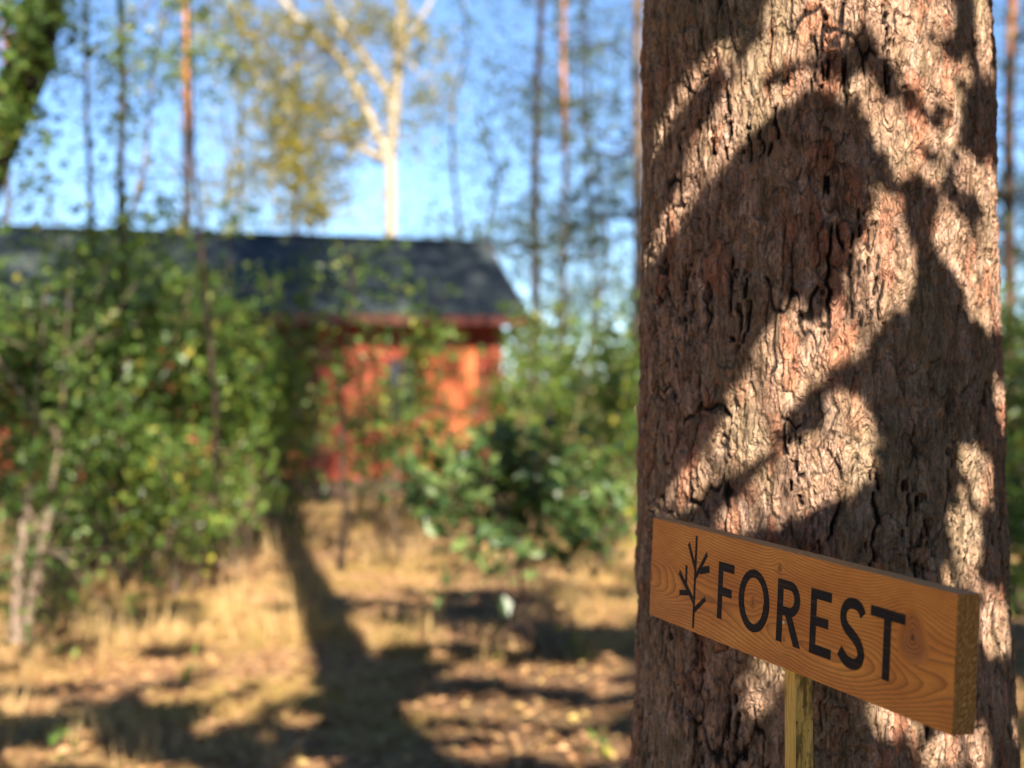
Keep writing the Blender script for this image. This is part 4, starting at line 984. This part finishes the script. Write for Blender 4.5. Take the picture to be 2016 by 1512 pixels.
# leaves face the light
n = len(ALL)
bN = np.array([1.35, -1.6, 0.0])
hz = empty('shade_tree', tuple(bN)); tag(hz, 'unseen leafy tree behind the camera, leaf gaps shaped to dapple the thick trunk', 'tree')
nr = S + rng.normal(0, .35, (n, 3)); nr /= np.linalg.norm(nr, axis=1)[:, None]
d = np.cross(nr, rng.normal(size=(n, 3))); d /= np.linalg.norm(d, axis=1)[:, None]; s = np.cross(nr, d)
Q = ALL - bN; L = SZ[:, None] * .5
V = np.stack([Q - d * L, Q - d * L * .45 + s * L * .62, Q + d * L * .35 + s * L * .6, Q + d * L, Q + d * L * .35 - s * L * .6, Q - d * L * .45 - s * L * .62], 1).reshape(-1, 3)
i = np.arange(n)[:, None] * 6
Fc = np.concatenate([i + np.array([[0, 1, 2]]), i + np.array([[0, 2, 3]]), i + np.array([[0, 3, 4]]), i + np.array([[0, 4, 5]])])
M_hazel = leaf_mat('leaf_hazel', [(0, (.03, .06, .015)), (1, (.07, .12, .03))], .10)
mesh_np('crown', V, Fc, M_hazel, hz, {'tint': np.repeat(rng.random(n), 6)})
cen = ALL.mean(0) - bN
paths = [(wander((0, 0, -.1), (.25, -.3, 5.2), 12, .15), np.linspace(.06, .02, 12))]
for k in range(26):
    q = ALL[rng.integers(0, n)] - bN; st_ = np.array([.1, -.12, rng.uniform(1.9, 3.0)])
    Qp = wander(st_, q, 8, .08); ab = plane(Qp + bN)
    if not blocked_lit(ab, LT, .012).any(): paths.append((Qp, np.linspace(.012, .003, 8)))
tubes('trunk', paths[:1], M_bark_grey, hz, 10)
if len(paths) > 1: tubes('branch', paths[1:], M_bark_grey, hz, 6)

# unseen high crowns, gaps shaped to lay sun patches on ground and cottage
def gp(q): return plane(np.array([ground_at(*p) for p in q]))
def wp(q):                                                       # on the cottage front wall
    out = []
    nx_, ny_ = -sa, ca; p0 = np.array([.237 - sa * YW, 20.27 + ca * YW])
    for px, py in q:
        d0 = np.array([(px - 1008) / F, 1.0]); t_ = (p0 @ np.array([nx_, ny_])) / (d0 @ np.array([nx_, ny_])); out.append([d0[0] * t_, t_, CAMZ - (py - 756) / F * t_])
    return plane(np.array(out))
def ell(cx_, cy_, a, b, k=10): return [(cx_ + a * math.cos(6.283 * i / k), cy_ + b * math.sin(6.283 * i / k)) for i in range(k)]
lit_g = [gp(q) for q in ([(-60, 1225), (420, 1225), (450, 1290), (390, 1325), (260, 1350), (170, 1395), (60, 1410), (-60, 1450)],
    [(430, 1110), (590, 1080), (590, 1290), (600, 1335), (450, 1335), (400, 1250)], [(700, 1060), (860, 1090), (870, 1290), (730, 1290), (700, 1200)],
    [(490, 985), (800, 1000), (790, 1050), (660, 1050), (560, 1045)], [(1150, 985), (1260, 985), (1260, 1070), (1140, 1070)], [(900, 1100), (1000, 1110), (1000, 1150), (900, 1150)],
    [(200, 1100), (330, 1090), (330, 1160), (200, 1170)])]
lit_g += [gp(ell(*q)) for q in ((1050, 1215, 70, 14), (1170, 1205, 50, 12), (1190, 1290, 40, 16), (1080, 1330, 90, 20), (880, 1415, 60, 16), (1000, 1395, 70, 18), (1120, 1400, 70, 22), (1210, 1370, 40, 20), (960, 1465, 70, 26), (1180, 1470, 60, 22), (1060, 1455, 30, 12), (590, 1410, 26, 12), (430, 1350, 40, 12), (560, 1350, 40, 14), (850, 1290, 40, 12), (60, 1500, 40, 12), (960, 1260, 40, 10), (1070, 1500, 40, 16))]
lit_w = [wp(q) for q in ([(640, 800), (800, 790), (810, 960), (640, 960)], [(640, 690), (740, 690), (740, 780), (650, 790)], [(832, 690), (945, 690), (940, 850), (832, 850)], [(900, 860), (1000, 800), (1000, 880), (910, 930)], [(945, 690), (1010, 670), (1010, 750), (950, 760)], [(-60, 840), (60, 840), (60, 930), (-60, 930)], [(430, 820), (560, 820), (560, 870), (430, 870)], [(690, 930), (800, 930), (800, 975), (690, 975)])]
lo2 = np.array([-5.6, 3.12]); hi2 = np.array([6.0, 15.4])
n_ = 72000
AB = lo2 + (hi2 - lo2) * rng.random((n_, 2))
A3 = lo2 + np.array([11.6, 3.1]) * rng.random((60000, 2)); AB = np.concatenate([AB, A3[A3[:, 1] < 5.9 + .3 * np.sin(A3[:, 0] * 2)]])
bad = blocked_lit(AB, lit_g, .06) | blocked_lit(AB, lit_w, .08)
a_, b_ = AB[:, 0], AB[:, 1]
nz = fbm(a_ * 1.5, b_ * 1.5, 0 * a_, 88, 3)
thr = np.interp(b_, [3.1, 5.6, 6.4, 7.5, 11.0, 12.8, 13.3, 15.4], [.9, .85, .50, .43, .55, .60, .70, .70])
thr = np.where((b_ > 5.9) & (b_ < 12) & (a_ > .6), .37, thr)
f5 = fbm(a_ * 3.2, b_ * 5.2, 0 * a_, 188, 2)
keep = (~bad & (nz < thr) & ~((b_ < 6.5) & (f5 > .64))) | (bad & (b_ < 8) & (f5 < .33)) | (bad & (b_ > 10.8) & (f5 < .40))
AB = AB[keep]
P = AB[:, :1] * EA + AB[:, 1:] * EB
yy = -3.0 + 7.5 * rng.random(len(AB))
zz = (AB[:, 1] - yy * math.sin(SUN_EL)) / math.cos(SUN_EL)
yy = np.where((yy > -.5) & (zz < CAMZ + .36 * np.maximum(yy, 0) + 1.2), -1.6 - 3.2 * rng.random(len(AB)), yy)
P = P + ((yy - P[:, 1]) / S[1])[:, None] * S
groups = [(-9, 1.4, 'left-hand'), (1.4, 3.4, 'right-hand'), (3.4, 9, 'furthest right')]
for g0, g1, nm in groups:
    sel = P[(AB[:, 0] >= g0) & (AB[:, 0] < g1)]
    if len(sel) < 10: continue
    ta = {'left-hand': -5.4, 'right-hand': 3.9, 'furthest right': 6.2}[nm]
    by_ = -2.0
    b = np.array([(ta - by_ * EA[1]) / EA[0], by_, 0.0]); top = sel[:, 2].max()
    o = empty('tall_shade_tree', tuple(b)); tag(o, f'tall {nm} unseen tree behind the camera, crown gaps shaped to dapple the ground', 'tree', 'trees behind the camera')
    leaves('crown', sel - b, .125, M_hazel, o, .8, .9, .3)
    Pt = wander((0, 0, -.1), (0, 0, top * .9), 14, .06); tubes('trunk', [(Pt, np.linspace(.13, .03, 14))], M_bark_grey, o, 10)
    pth = []
    for k in range(30):
        q = sel[rng.integers(0, len(sel))] - b; st_ = Pt[min(13, max(3, int(q[2] / top * 12)))]
        Qp = wander(st_, q, 6, .2)
        if not blocked_lit(plane(Qp + b), lit_g + lit_w, .03).any(): pth.append((Qp, np.linspace(.03, .006, 6)))
    if pth: tubes('branch', pth, M_bark_grey, o, 5)
# unseen leaf mass added beside and behind the camera to hold back skylight
n_ = 60000
az = math.radians(30) + rng.random(n_) * math.radians(300); rr = 6 + 10 * rng.random(n_); zz = 13 * rng.random(n_)
P = np.stack([np.sin(az) * rr, np.cos(az) * rr, zz], 1); AB = plane(P)
keep = ~((np.abs(AB[:, 0]) < 8) & (P @ S > 0) & (AB[:, 1] > 1.2)) & (fbm(P[:, 0] * .5, P[:, 1] * .5, P[:, 2] * .4, 7, 2) < np.where(P[:, 0] < -3, .38, np.where(zz > 7, .40, .52)))
tag(leaves('shade_woods', P[keep], .38, M_hazel, up=.3), 'unseen green wood round the view, added to hold back skylight', 'wood', kind='stuff')
print('tris', sum(sum(len(p.vertices) - 2 for p in []) for o in SC.objects), 'objects', len(SC.objects))
